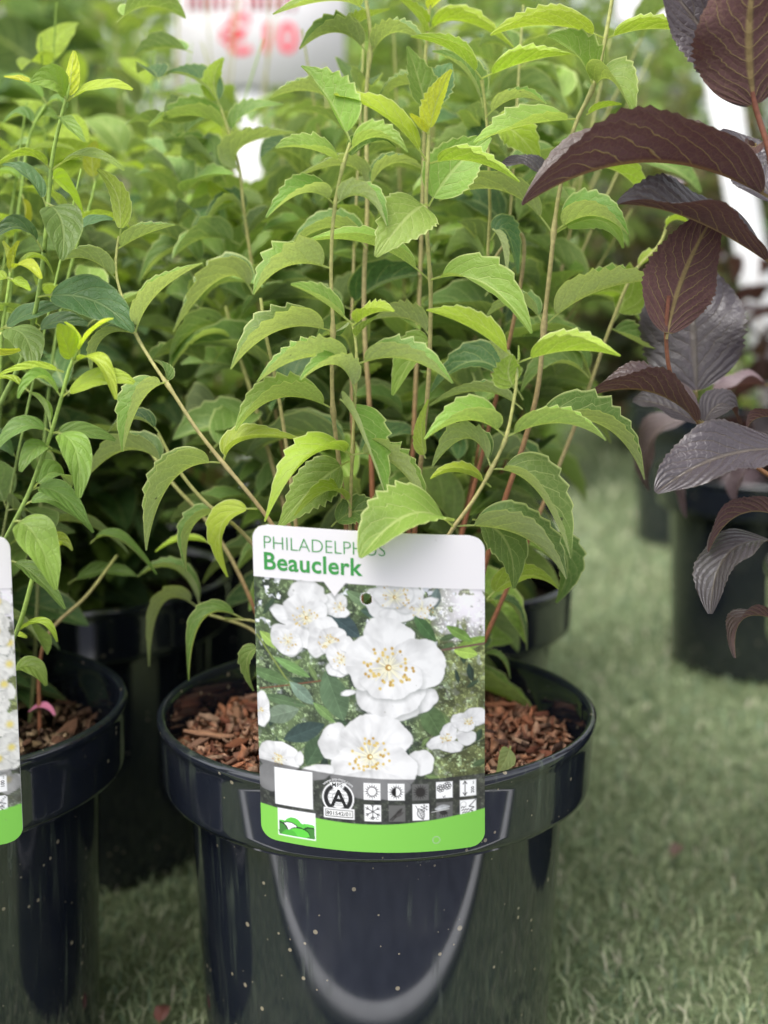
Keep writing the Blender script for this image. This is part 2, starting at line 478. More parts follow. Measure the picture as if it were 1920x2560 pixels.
def turf_blades():
    def band(n, x0, x1, y0, y1, hh, ww):
        x = rng.uniform(x0, x1, n); y = rng.uniform(y0, y1, n)
        a = rng.uniform(0, 2 * np.pi, n); lean = rng.uniform(0.2, 1.3, n)
        h = hh * rng.uniform(0.5, 1.2, n); wd = ww * rng.uniform(0.7, 1.4, n)
        d = np.stack([np.cos(a), np.sin(a), 0 * a], -1); sd = np.stack([-np.sin(a), np.cos(a), 0 * a], -1)
        b = np.stack([x, y, 0 * x], -1)
        up = np.array([0, 0, 1.0])
        p1 = b + d * (h * lean * 0.35)[:, None] + up * (h * 0.6)[:, None]
        p2 = b + d * (h * lean)[:, None] + up * (h * rng.uniform(0.7, 1.0, n))[:, None]
        V = np.stack([b - sd * wd[:, None], b + sd * wd[:, None], p1 + sd * wd[:, None] * .9, p1 - sd * wd[:, None] * .9,
                      p2 + sd * wd[:, None] * .5, p2 - sd * wd[:, None] * .5], 1)
        t = rng.random(n)
        pal = np.array([[0.29, 0.37, 0.20], [0.38, 0.45, 0.25], [0.48, 0.51, 0.33], [0.18, 0.26, 0.16], [0.58, 0.54, 0.42]])
        k = np.digitize(t, [0.3, 0.6, 0.8, 0.94])
        c = pal[k] * rng.uniform(0.75, 1.25, (n, 1))
        return V, c
    parts = [band(46000, -0.55, 0.75, 0.50, 1.15, 0.009, 0.0005), band(22000, -0.5, 1.0, 1.15, 2.2, 0.010, 0.0009), band(9000, -1.0, 1.6, 2.2, 3.6, 0.016, 0.0018)]
    V = np.concatenate([p[0] for p in parts]); C = np.concatenate([p[1] for p in parts])
    n = len(V)
    i = np.arange(n)[:, None] * 6
    F = np.concatenate([i + np.array([[0, 1, 2, 3]]), i + np.array([[3, 2, 4, 5]])])
    me = mesh_np('turf', V.reshape(-1, 3), F, MAT['blade'], col=np.repeat(C, 6, 0))
    tag(obj('turf', me), 'short curly green artificial grass covering the ground', 'artificial grass', kind='stuff')
turf_blades()

# ================================================================== POTS
def pot_profiles(H, r_rim, r_band, r_wall, r_base, band=0.036):
    rim = [(r_wall - 0.001, H - band + 0.001), (r_band - 0.0025, H - band), (r_band - 0.0006, H - band + 0.0006), (r_band, H - band + 0.0025), (r_band + 0.0001, H - band + 0.005), (r_rim - 0.0012, H - 0.009), (r_rim - 0.0011, H - 0.0065), (r_rim - .0006, H - .005), (r_rim, H - 0.0035), (r_rim, H - 0.0012), (r_rim - 0.0012, H),
           (r_rim - 0.003, H), (r_rim - 0.0042, H - 0.0012), (r_rim - 0.0048, H - 0.004), (r_rim - 0.006, H - band - 0.002)]
    q = lambda t: (r_base + (r_wall - r_base) * t, 0.004 + (H - band - 0.007) * t)
    wall = [(0.0, 0.0), (r_base - 0.004, 0.0), (r_base - 0.001, 0.001), q(0), q(.02), q(.25), q(.5), q(.75), q(.98), q(1), (r_wall - 0.0005, H - band + 0.0005), (r_wall - 0.003, H - band + 0.0005),
            (r_base - 0.003, 0.006), (0.0, 0.006)]
    return rim, wall
_pot_cache = {}
def make_pot(x, y, label, group=None, scale=1.0, H=0.20):
    key = (scale, H)
    if key not in _pot_cache:
        rim, wall = pot_profiles(H, 0.1084 * scale, 0.1062 * scale, 0.0932 * scale, 0.0868 * scale, 0.036 * scale)
        V, F = lathe(rim); mr = mesh_np('rim', V, F, MAT['pot'])
        V, F = lathe(wall); mw = mesh_np('wall', V, F, MAT['pot'])
        _pot_cache[key] = (mr, mw)
    mr, mw = _pot_cache[key]
    e = empty('plant_pot', (x, y, 0.0))
    tag(e, label, 'plant pot', group)
    a = random.uniform(0, 6)
    for nm, me in (('wall', mw), ('rim', mr)):
        o = obj(nm, me); o.parent = e; o.rotation_euler = (0, 0, a)
    return e
POT = (-0.0036, 0.670); LPOT = (-0.2385, 0.672)
make_pot(*POT, 'glossy black plastic pot behind the card reading Beauclerk')
make_pot(*LPOT, 'glossy black plastic pot with the card lettered 100 cm', )

# ------------------------------------------------------------------ bark mulch
def chip_mesh(seed):
    r = np.random.RandomState(seed)
    n = 6
    xs = np.linspace(-0.5, 0.5, n)
    wv = 0.5 * (1 - (np.abs(xs) * 2) ** (2 + 3 * r.rand())) * (0.75 + 0.5 * r.rand(n)) + 0.04
    z = 0.25 * np.sin(xs * 3 + r.rand() * 6) * r.rand()
    V = []
    for i in range(n):
        yo = 0.15 * r.randn()
        V += [(xs[i] + 0.03 * r.randn(), -wv[i] + yo * .3, z[i] - 0.25), (xs[i] + 0.03 * r.randn(), wv[i] + yo * .3, z[i] - 0.25 + 0.1 * r.randn()),
              (xs[i], wv[i] * 0.8 + yo * .3, z[i] + 0.28 + 0.1 * r.randn()), (xs[i], -wv[i] * 0.85 + yo * .3, z[i] + 0.25 + 0.1 * r.randn())]
    F = []
    for i in range(n - 1):
        a = i * 4
        for j in range(4): F.append((a + j, a + (j + 1) % 4, a + 4 + (j + 1) % 4, a + 4 + j))
    F += [(3, 2, 1, 0), ((n - 1) * 4, (n - 1) * 4 + 1, (n - 1) * 4 + 2, (n - 1) * 4 + 3)]
    return mesh_np('bark_chip', V, F, MAT['bark'], smooth=False)
CHIPS = [chip_mesh(i) for i in range(10)]
BARK = [(0.27, 0.10, 0.05), (0.33, 0.135, 0.07), (0.17, 0.06, 0.035), (0.38, 0.20, 0.12), (0.07, 0.035, 0.025), (0.44, 0.28, 0.19), (0.22, 0.12, 0.08)]
def mulch(px, py, z0, radius, label, n_big, n_small, palette, seed):
    r = np.random.RandomState(seed)
    e = empty('bark_mulch', (px, py, z0 - 0.01)); tag(e, label, 'bark mulch')
    ns = 40
    rad = np.linspace(0, radius, 14); an = np.linspace(0, 2 * np.pi, ns, endpoint=False)
    V = [(px + q * math.cos(a), py + q * math.sin(a), z0 - 0.006 + 0.004 * r.randn() * (q < radius * .98)) for q in rad for a in an]
    F = [(i * ns + j, i * ns + (j + 1) % ns, (i + 1) * ns + (j + 1) % ns, (i + 1) * ns + j) for i in range(13) for j in range(ns)]
    obj('soil', mesh_np('soil', V, F, MAT['soil']), e)
    for i in range(n_big):
        L = r.uniform(0.006, 0.015) if r.rand() < .86 else r.uniform(0.015, 0.028)
        q = math.sqrt(r.rand()) * (radius - L * 0.45); a = r.rand() * 6.283
        o = obj('bark_chip', CHIPS[r.randint(10)], e, tuple(np.array(palette[r.randint(len(palette))]) * r.uniform(.7, 1.3)))
        hmp = 0.008 * (1 - (q / radius) ** 2)
        o.location = (px + q * math.cos(a), py + q * math.sin(a), z0 + hmp + r.uniform(-0.004, 0.004))
        o.rotation_euler = (r.uniform(-.5, .5), r.uniform(-.35, .35), r.rand() * 6.283)
        o.scale = (L, L * r.uniform(.12, .38), r.uniform(0.002, 0.005))
    # fine crumbs, too small to pick apart
    V = []; F = []; C = []
    for i in range(n_small):
        q = math.sqrt(r.rand()) * (radius - 0.003); a = r.rand() * 6.283
        c = np.array([px + q * math.cos(a), py + q * math.sin(a), z0 - 0.001 + 0.008 * (1 - (q / radius) ** 2) + r.uniform(-.003, .003)])
        L = r.uniform(0.002, 0.008); A = r.randn(3, 3); A, _ = np.linalg.qr(A)
        A[2, :2] *= 1
        b = len(V)
        for k in range(4):
            s = np.array([(-1, -1, -1), (1, -1, 1), (1, 1, -1), (-1, 1, 1)][k]) * np.array([L, L * .45, L * .2])
            V.append(c + A @ s * .6)
            C.append(np.array(palette[r.randint(len(palette))]) * r.uniform(.7, 1.2))
        F += [(b, b + 1, b + 2), (b, b + 2, b + 3), (b, b + 3, b + 1), (b + 1, b + 3, b + 2)]
    o = obj('bark_crumbs', mesh_np('bark_crumbs', V, None, MAT['bits'], False, C, tri=F), e)
    tag(o, kind='stuff')
    return e
mulch(*POT, 0.179, 0.1018, 'reddish bark chips filling the pot behind the Beauclerk card', 290, 3200, BARK, 1)
mulch(*LPOT, 0.174, 0.1018, 'dark weathered bark chips filling the pot with the 100 cm card', 170, 900,
      [(0.07, 0.04, 0.028), (0.11, 0.06, 0.035), (0.05, 0.03, 0.02), (0.15, 0.10, 0.05), (0.42, 0.30, 0.19), (0.10, 0.05, 0.03)], 2)

# ================================================================== PRINTED CARDS
def s2l(c):
    c = np.asarray(c, float) / 255.0
    return np.where(c <= 0.04045, c / 12.92, ((c + 0.055) / 1.055) ** 2.4)
class Noise2:
    def __init__(s, seed): s.g = np.random.RandomState(seed).rand(64, 64)
    def __call__(s, x, y, oct=3):
        t = 0; a = 1; tot = 0
        for o in range(oct):
            xi = np.floor(x).astype(int); yi = np.floor(y).astype(int); fx = x - xi; fy = y - yi
            fx = fx * fx * (3 - 2 * fx); fy = fy * fy * (3 - 2 * fy)
            g = s.g
            t = t + a * ((g[yi % 64, xi % 64] * (1 - fx) + g[yi % 64, (xi + 1) % 64] * fx) * (1 - fy) +
                 (g[(yi + 1) % 64, xi % 64] * (1 - fx) + g[(yi + 1) % 64, (xi + 1) % 64] * fx) * fy)
            tot += a; a *= .5; x = x * 2.03 + 7.1; y = y * 2.03 + 3.3
        return t / tot
class Painter:
    """Paints the flat print of a card; coordinates are card units, 1480 wide and 2040 high."""
    def __init__(s, X, Y, seed):
        s.X, s.Y = X, Y; s.I = np.ones(X.shape + (3,)) * s2l((227, 224, 226)); s.nz = Noise2(seed); s.r = np.random.RandomState(seed)
        s.aa = 5.0
    def blend(s, m, c):
        c = s2l(c) if not isinstance(c, np.ndarray) or c.ndim == 1 else c
        s.I = s.I * (1 - m[..., None]) + c * m[..., None]
    def msk(s, sd, soft=None): return np.clip(0.5 - sd / (soft or s.aa), 0, 1)
    def rect(s, x0, y0, x1, y1, c, a=1.0):
        sd = np.maximum(np.maximum(x0 - s.X, s.X - x1), np.maximum(y0 - s.Y, s.Y - y1)); s.blend(s.msk(sd) * a, c)
    def disc(s, x, y, r, c, a=1.0, soft=None): s.blend(s.msk(np.hypot(s.X - x, s.Y - y) - r, soft) * a, c)
    def ring(s, x, y, r, t, c): s.blend(s.msk(np.abs(np.hypot(s.X - x, s.Y - y) - r) - t / 2), c)
    def line(s, x0, y0, x1, y1, t, c):
        dx, dy = x1 - x0, y1 - y0; k = np.clip(((s.X - x0) * dx + (s.Y - y0) * dy) / (dx * dx + dy * dy + 1e-9), 0, 1)
        s.blend(s.msk(np.hypot(s.X - x0 - k * dx, s.Y - y0 - k * dy) - t / 2), c)
    def tri(s, pts, c):
        sd = -1e9 + 0 * s.X
        (ax, ay), (bx, by), (cx, cy) = pts
        ar = (bx - ax) * (cy - ay) - (by - ay) * (cx - ax)
        for (x0, y0), (x1, y1) in ((pts[0], pts[1]), (pts[1], pts[2]), (pts[2], pts[0])):
            l = math.hypot(x1 - x0, y1 - y0)
            d = ((x1 - x0) * (s.Y - y0) - (y1 - y0) * (s.X - x0)) / l
            sd = np.maximum(sd, -d if ar > 0 else d)
        s.blend(s.msk(sd), c)
    def leaf(s, x, y, L, W, deg, c):
        a = R(deg); dx = s.X - x; dy = s.Y - y
        lx = (dx * math.cos(a) + dy * math.sin(a)) / L; ly = (-dx * math.sin(a) + dy * math.cos(a)) / W
        w = np.clip(1 - np.abs(lx) ** 1.7, 0, 1) ** 0.85
        sd = (np.abs(ly) - w) * W; sd = np.where(np.abs(lx) > 1, 50, sd)
        c0 = s2l(c)
        vein = np.clip(1 - np.abs(ly) * W / 5, 0, 1) * 0.35 + 0.12 * (np.sin((lx - np.abs(ly) * .5) * 22) > .8)
        sh = (0.62 + 0.9 * s.nz(s.X / 34 + L, s.Y / 34 + W) * .5 + 0.35 * (ly > 0) * np.clip(1 - lx, 0, 1.4) * .5 + vein + 0.35 * (s.nz(s.X / 60, s.Y / 60) - .5))
        s.blend(s.msk(sd, 8), np.clip(c0 * sh[..., None], 0, .8))
    def petal(s, x, y, rx, ry, deg, cx, cy, tone=1.0, tint=(1, 1, 1)):
        a = R(deg); dx = s.X - x; dy = s.Y - y
        lx = (dx * math.cos(a) + dy * math.sin(a)) / rx; ly = (-dx * math.sin(a) + dy * math.cos(a)) / ry
        th = np.arctan2(ly, lx); ph = s.r.rand() * 6
        wob = 1 + 0.07 * np.sin(2 * th + ph * 3) + 0.045 * np.sin(3 * th + ph) + 0.03 * np.sin(7 * th + ph * 2) + 0.10 * (s.nz(s.X / 42 + ph * 5, s.Y / 42 + ph * 3) - .5)
        q = np.hypot(lx, ly) / wob
        m = s.msk((q - 1) * min(rx, ry), 7)
        dx2, dy2 = dx - 0.05 * rx, dy - 0.13 * ry                     # the photographed shadow below the petal
        q2 = np.hypot((dx2 * math.cos(a) + dy2 * math.sin(a)) / rx, (-dx2 * math.sin(a) + dy2 * math.cos(a)) / ry) / wob
        s.blend(np.clip((1.12 - q2) / 0.22, 0, 1) * 0.42 * (1 - m), (74, 84, 78))
        rad = np.arctan2(s.Y - cy, s.X - cx)
        dist = np.hypot(s.X - cx, s.Y - cy) / (2 * max(rx, ry))
        fold = s.nz(rad * 5 + 20 + ph, dist * 3 + ph) - .5
        g = 0.79 - 0.10 * np.clip(q - .6, 0, 1) + 0.30 * fold - 0.20 * np.clip(.35 - dist, 0, 1) / .35 + 0.07 * lx + 0.34 * (s.nz(s.X / 95 + ph * 9, s.Y / 95 + ph) - .5)
        col = np.clip(g * tone, 0, .86)[..., None] * np.array(tint)
        s.blend(m, col * 0.86)
    def flower(s, x, y, r, petals, n_st=26, st=0.42):
        for (px, py, rx, ry, d) in petals: s.petal(px, py, rx, ry, d, x, y)
        s.disc(x, y, r * .16, (196, 190, 130), 0.6, r * .25)
        for i in range(n_st):
            a = s.r.rand() * 6.283; q = r * st * (0.35 + 0.65 * s.r.rand())
            ex, ey = x + q * math.cos(a), y + q * math.sin(a) * .85
            s.line(x, y, ex, ey, max(4, r * .014), (226, 222, 196))
        for i in range(n_st):
            a = s.r.rand() * 6.283; q = r * st * (0.5 + 0.6 * s.r.rand())
            s.disc(x + q * math.cos(a), y + q * math.sin(a) * .85, max(5, r * .034), (204, 180, 108) if s.r.rand() < .7 else (178, 146, 74))
        s.disc(x, y, r * .07, (168, 132, 60)); s.disc(x + r * .02, y, r * .035, (240, 232, 190))

def paint_icons(p, x0, y0, kinds):
    S = 108
    for k, (ix, iy, kind) in enumerate(kinds):
        x, y = ix, iy; cx, cy = x + S / 2, y + S / 2
        grey = kind in ('shade', 'shears', 'bug')
        p.rect(x, y, x + S, y + S, (98, 98, 96) if grey else (240, 240, 240))
        ink = (48, 46, 44) if grey else (30, 28, 28)
        if kind in ('sun', 'half', 'shade'):
            for i in range(16):
                a = i * math.pi / 8
                p.tri([(cx + 50 * math.cos(a), cy + 50 * math.sin(a)), (cx + 34 * math.cos(a - .13), cy + 34 * math.sin(a - .13)), (cx + 34 * math.cos(a + .13), cy + 34 * math.sin(a + .13))], ink)
            p.ring(cx, cy, 29, 6, ink)
            if kind == 'shade': p.disc(cx, cy, 29, ink)
            if kind == 'half':
                m = p.msk(np.hypot(p.X - cx, p.Y - cy) - 28) * p.msk(p.X - cx); p.blend(m, ink)
        elif kind == 'flowers':
            for fx, fy in ((x + 30, y + 42), (x + 74, y + 28)):
                for i in range(7):
                    a = i * 6.283 / 7; p.ring(fx + 17 * math.cos(a), fy + 17 * math.sin(a), 8, 5, ink)
                p.ring(fx, fy, 9, 5, ink)
        elif kind == 'height':
            p.line(x + 34, y + 8, x + 34, y + S - 8, 6, ink)
            for e, d in ((y + 6, 1), (y + S - 6, -1)):
                p.line(x + 34, e, x + 22, e + 18 * d, 6, ink); p.line(x + 34, e, x + 46, e + 18 * d, 6, ink)
        elif kind in ('frost', 'leaffrost'):
            fx, fy, q = (cx, y + 44, 52) if kind == 'frost' else (x + 76, y + 28, 24)
            t = 6 if kind == 'frost' else 4
            for i in range(6):
                a = i * math.pi / 3 + math.pi / 6
                ex, ey = fx + q * math.cos(a), fy + q * math.sin(a); p.line(fx, fy, ex, ey, t, ink)
                mx, my = fx + q * .62 * math.cos(a), fy + q * .62 * math.sin(a)
                for d in (-.7, .7): p.line(mx, my, mx + q * .32 * math.cos(a + d), my + q * .32 * math.sin(a + d), t * .8, ink)
            if kind == 'leaffrost':
                p.leaf(x + 54, y + 66, 42, 25, 68, ink); p.leaf(x + 54, y + 66, 35, 19, 68, (225, 225, 225)); p.line(x + 20, y + 10, x + 70, y + 104, 4, ink)
                for i in range(4): p.line(x + 40 + i * 8, y + 48 + i * 13, x + 62 + i * 4, y + 42 + i * 14, 3, ink)
        elif kind == 'shears':
            p.leaf(x + 62, y + 52, 44, 12, -52, ink); p.leaf(x + 66, y + 62, 38, 11, -28, (70, 68, 66)); p.line(x + 10, y + 96, x + 44, y + 62, 8, ink); p.line(x + 22, y + 100, x + 48, y + 74, 7, ink)
        elif kind == 'bug':
            p.leaf(x + 40, y + 36, 52, 20, -8, (168, 170, 172)); p.leaf(x + 48, y + 70, 30, 16, 10, ink); p.line(x - 30, y + 62, x + 84, y + 46, 5, (190, 190, 188))
            for i in range(4): p.line(x + 30 + i * 12, y + 72, x + 22 + i * 17, y + 96, 4, ink)
        elif kind == 'water':
            for i in range(3):
                for j in range(3 - (i == 0)):
                    p.line(x + 8 + j * 17 + i * 4, y + 52 + i * 18, x + 20 + j * 17 + i * 4, y + 44 + i * 18, 6, ink)
            pts = [(x + 104, y + 4), (x + 62, y + 46), (x + 92, y + 54), (x + 66, y + 72), (x + 84, y + 78), (x + 70, y + 94)]
            for (a, b), (c, d) in zip(pts[:-1], pts[1:]): p.line(a, b, c, d, 6, ink)

def band_bot(X): return 1800 + 62 * np.sin(np.pi * np.clip(X / 1480, 0, 1)) - 20 * (X / 1480)     # top of the green band
def paint_photo(p, seed):
    n = p.nz; X, Y = p.X, p.Y
    a = n(X / 70, Y / 70, 4); b = n(X / 24 + 9, Y / 24, 3); c = n(X / 260 + 3, Y / 260 + 8, 2)
    dark = s2l((52, 60, 48)); mid = s2l((96, 112, 78)); lite = s2l((150, 168, 128)); olive = s2l((112, 116, 72))
    t = np.clip((a - .3) * 2.4, 0, 1)[..., None]
    img = dark * (1 - t) + mid * t
    right = np.clip((X - 1000) / 300, 0, 1)[..., None]
    img = img * (1 - right * .6) + (olive * (0.55 + .9 * t)) * right * .6
    fl = np.clip((b - .62) * 9, 0, 1)[..., None]; img = img * (1 - fl * .6) + lite * fl * .6
    gap = np.clip((n(X / 40 + 31, Y / 40 + 5, 3) - .66) * 12, 0, 1)[..., None] * np.clip((900 - Y) / 400, .1, 1)[..., None]
    img = img * (1 - gap) + s2l((214, 218, 224)) * gap
    sky = np.clip((X - 1120) / 200, 0, 1) * np.clip((640 + 120 * (n(X / 90, Y / 90) - .5) * 2 - Y) / 90, 0, 1)
    sky = sky[..., None] * np.clip((n(X / 45 + 2, Y / 45 + 2, 3) - .28) * 9, .15, 1)[..., None]
    img = img * (1 - sky) + s2l((228, 224, 230)) * sky
    sp = np.clip((n(X / 13 + 4, Y / 13 + 40, 2) - .60) * 9, 0, 1)[..., None]; img = img * (1 + 1.1 * sp) * (0.72 + .6 * c[..., None])
    p.I = np.clip(img, 0, .8)
def paint_main(p):
    paint_photo(p, 1)
    # crop pixels of the card -> card units
    def k(x, y): return (x - 100) * 1.012, (y - 82) * 1.0
    def leaf(x, y, L, W, d, c): p.leaf(*k(x, y), L, W, d, c)
    for i in range(60):
        leaf(p.r.uniform(100, 1560), p.r.uniform(560, 1850), p.r.uniform(35, 80), p.r.uniform(14, 32), p.r.uniform(0, 180), random.choice([(74, 92, 62), (58, 74, 56), (104, 124, 78), (46, 60, 50)]))
    for a in ((420, 600, 60, 26, 40, (70, 84, 70)), (1480, 760, 120, 36, -20, (128, 160, 72)), (1400, 700, 100, 34, 30, (110, 142, 70)), (1180, 670, 110, 42, 50, (74, 104, 64)), (1440, 820, 80, 40, 10, (160, 190, 90))):
        leaf(*a)
    p.line(*k(1290, 805), *k(1570, 760), 14, (108, 84, 74)); p.line(*k(120, 1118), *k(560, 1020), 9, (112, 76, 58)); p.line(*k(110, 770), *k(360, 1140), 12, (122, 136, 74))
    p.line(*k(1290, 1500), *k(1570, 1390), 9, (52, 58, 44))
    for a in ((600, 1120, 165, 92, 70, (88, 110, 82)), (670, 670, 120, 62, 35, (66, 82, 84)), (400, 1370, 150, 62, -25, (60, 76, 72)), (470, 1480, 120, 70, -60, (70, 90, 66)), (190, 1030, 130, 42, 15, (92, 118, 76)), (330, 960, 130, 32, 25, (112, 146, 88)),
              (190, 800, 80, 36, 40, (150, 178, 92)), (390, 1120, 100, 44, 40, (118, 140, 122)), (270, 1180, 150, 34, 8, (88, 110, 78)), (530, 1230, 90, 30, 40, (110, 138, 84)), (1225, 1260, 130, 78, 60, (86, 108, 70)), (880, 590, 110, 40, 10, (72, 92, 80)),
              (760, 500, 90, 36, 30, (108, 130, 96)), (1250, 480, 70, 34, 100, (100, 116, 112)), (560, 560, 80, 30, 0, (90, 110, 80)), (250, 1270, 130, 60, 160, (112, 128, 108)), (1500, 1250, 90, 30, -20, (120, 146, 80))):
        leaf(*a)
    def F(x, y, r, P, n, st=.42):
        x, y = k(x, y)
        p.flower(x, y, r, [(*k(a, b), c, d, e) for a, b, c, d, e in P], n, st)
    F(640, 560, 90, [(600, 540, 90, 70, 0), (640, 590, 60, 40, 0)], 8)
    F(430, 640, 170, [(330, 640, 140, 60, 20), (440, 490, 130, 80, 0), (300, 790, 110, 90, 30), (400, 740, 120, 90, 50), (430, 590, 130, 110, 0), (490, 600, 70, 80, 0)], 22, .5)
    F(310, 800, 100, [(300, 800, 100, 80, 30)], 12, .6)
    F(575, 780, 130, [(540, 700, 90, 80, 0), (500, 790, 70, 90, 0), (590, 770, 90, 90, 0)], 22, .5)
    F(650, 890, 110, [(630, 940, 80, 60, 0), (640, 880, 100, 80, 60), (680, 790, 46, 50, 0)], 16, .5)
    F(990, 480, 170, [(900, 520, 110, 90, 20), (1010, 580, 110, 60, 0), (1070, 480, 100, 90, 0), (980, 470, 120, 80, 0)], 20, .55)
    F(1160, 545, 80, [(1180, 520, 90, 36, -20), (1150, 560, 60, 44, 20)], 16, .9)
    F(970, 1150, 40, [(900, 1150, 180, 90, 15), (1150, 1130, 110, 80, -20), (690, 1095, 50, 18, -10), (960, 1160, 200, 95, 5)], 0)
    F(945, 925, 300, [(950, 1060, 240, 175, 5), (950, 740, 165, 135, 0), (800, 900, 135, 165, 10), (1140, 890, 170, 165, 0), (960, 1000, 190, 130, 0)], 46, .52)
    F(820, 1495, 270, [(850, 1290, 90, 40, 0), (1140, 1530, 90, 90, 0), (600, 1420, 100, 130, 20), (850, 1390, 240, 160, 0), (700, 1590, 150, 130, -20), (960, 1560, 160, 150, 10), (840, 1680, 220, 100, 0)], 40, .5)
    F(1310, 1375, 90, [(1260, 1400, 70, 46, -20), (1330, 1340, 60, 60, 0), (1440, 1370, 66, 56, 0), (1340, 1430, 80, 40, 10)], 10)
    F(1450, 1270, 90, [(1400, 1260, 56, 50, 0), (1500, 1240, 86, 60, -10), (1440, 1290, 60, 50, 0)], 8)
    F(120, 1260, 60, [(120, 1255, 66, 110, 0)], 4)
    F(230, 1570, 120, [(230, 1560, 130, 120, 0), (160, 1700, 80, 90, 0), (480, 1620, 110, 50, -10), (365, 1545, 30, 45, 0)], 14, .4)
    # the smoky strip behind the symbols
    X, Y = p.X, p.Y
    top = 1500 + 52 * np.sin(np.pi * np.clip(X / 1480, 0, 1) * .75)
    m = np.clip((Y - top) / 6, 0, 1)[..., None]
    lum = p.I.mean(-1, keepdims=True)
    p.I = p.I * (1 - m) + (p.I * .12 + lum * .13 + 0.022) * m
    # white square (its square code is left blank), round seal, ten symbols
    x, y = k(200, 1625); p.rect(x, y, x + 250, y + 245, (240, 240, 242))
    cx, cy = k(612, 1775)
    p.disc(cx, cy, 104, (236, 236, 236)); p.disc(cx, cy, 95, (40, 40, 40)); p.disc(cx, cy, 66, (236, 236, 236))
    for i in range(-2, 3): p.line(cx - 60, cy + i * 24, cx + 60, cy + i * 24, 5, (70, 70, 70))
    p.ring(cx, cy, 38, 5, (70, 70, 70)); p.disc(cx, cy, 63, (236, 236, 236), .25)
    p.tri([(cx - 56, cy - 100), (cx + 56, cy - 100), (cx, cy - 20)], (236, 236, 236))
    x, y = k(522, 1848); p.rect(x - 4, y - 6, x + 196, y + 62, (236, 236, 236)); p.rect(x + 5, y + 3, x + 187, y + 53, (40, 40, 40)); p.rect(x + 10, y + 8, x + 182, y + 48, (228, 228, 226))
    kinds = ['sun', 'half', 'shade', 'flowers', 'height', 'frost', 'shears', 'leaffrost', 'bug', 'water']
    xs = [777, 932, 1088, 1243, 1398, 780, 936, 1090, 1243, 1398]; ys = [1665, 1665, 1668, 1660, 1660, 1806, 1806, 1800, 1796, 1793]
    paint_icons(p, 0, 0, [(*k(a, b), c) for a, b, c in zip(xs, ys, kinds)])
    finish_card(p)
    # hill emblem
    x0, y0 = k(215, 1895); x1, y1 = k(462, 2078)
    p.rect(x0, y0, x1, y1, (244, 244, 246))
    inside = ((X > x0 + 5) & (X < x1 - 5) & (Y < y1 - 5) & (Y > y0)).astype(float)
    def hill(cx, cy, rx, ry, c):
        q = np.hypot((X - cx) / rx, (Y - cy) / ry); p.blend(np.clip((1 - q) * 40, 0, 1) * inside, c)
    hill(x0 + 100, y0 + 110, 62, 62, (94, 190, 74)); hill(x0 + 30, y0 + 120, 60, 44, (94, 190, 74)); hill(x0 + 200, y0 + 120, 70, 44, (104, 200, 82)); hill(x0 + 150, y0 + 130, 60, 50, (94, 190, 74))
    p.blend(np.clip((Y - (y0 + 118)) / 5, 0, 1) * inside, (96, 200, 70))
    hill(x0 + 75, y0 + 124, 62, 42, (40, 42, 40)); hill(x0 + 75, y0 + 128, 58, 40, (242, 242, 244)); hill(x0 + 10, y0 + 150, 60, 62, (40, 42, 40)); hill(x0 + 6, y0 + 156, 58, 60, (72, 130, 62))
    hill(x0 + 215, y0 + 140, 56, 44, (40, 60, 40)); hill(x0 + 220, y0 + 145, 54, 40, (72, 130, 62)); hill(x0 + 140, y0 + 160, 75, 52, (40, 60, 40)); hill(x0 + 138, y0 + 166, 74, 50, (98, 200, 72)); hill(x0 + 75, y0 + 190, 55, 56, (84, 176, 64)); hill(x0 + 215, y0 + 200, 40, 36, (70, 128, 60))
def finish_card(p):
    X, Y = p.X, p.Y
    m = np.clip((Y - band_bot(X)) / 5, 0, 1); p.blend(m, (126, 194, 80)); dirty = 46
    # white header with its pointer
    hb = 323 + 12 * (X / 1480)
    shd = np.clip(1 - (Y - hb) / 22, 0, 1) * (Y > hb); p.blend(shd * .35, (40, 40, 40))
    p.blend(np.clip((hb - Y) / 5 + .5, 0, 1), (227, 224, 226))
    q = np.abs(X - 520) / 84 + (Y - 322) / 104; p.blend(np.clip((1.22 - q) / .3, 0, 1) * (Y > 322) * .5, (60, 64, 60))
    p.tri([(448, 322), (592, 322), (518, 412)], (227, 224, 226))
    p.ring(722, 416, 37, 8, (225, 225, 225))
    grime(p, dirty)
def grime(p, n):
    for i in range(n):
        p.disc(p.r.uniform(20, 1460), p.r.uniform(30, 2010), p.r.uniform(2.5, 6), (120, 116, 104), p.r.uniform(.2, .6), 5)
    for i in range(3): p.ring(p.r.uniform(100, 1400), p.r.uniform(1480, 1980), p.r.uniform(14, 26), 3, (176, 178, 176))
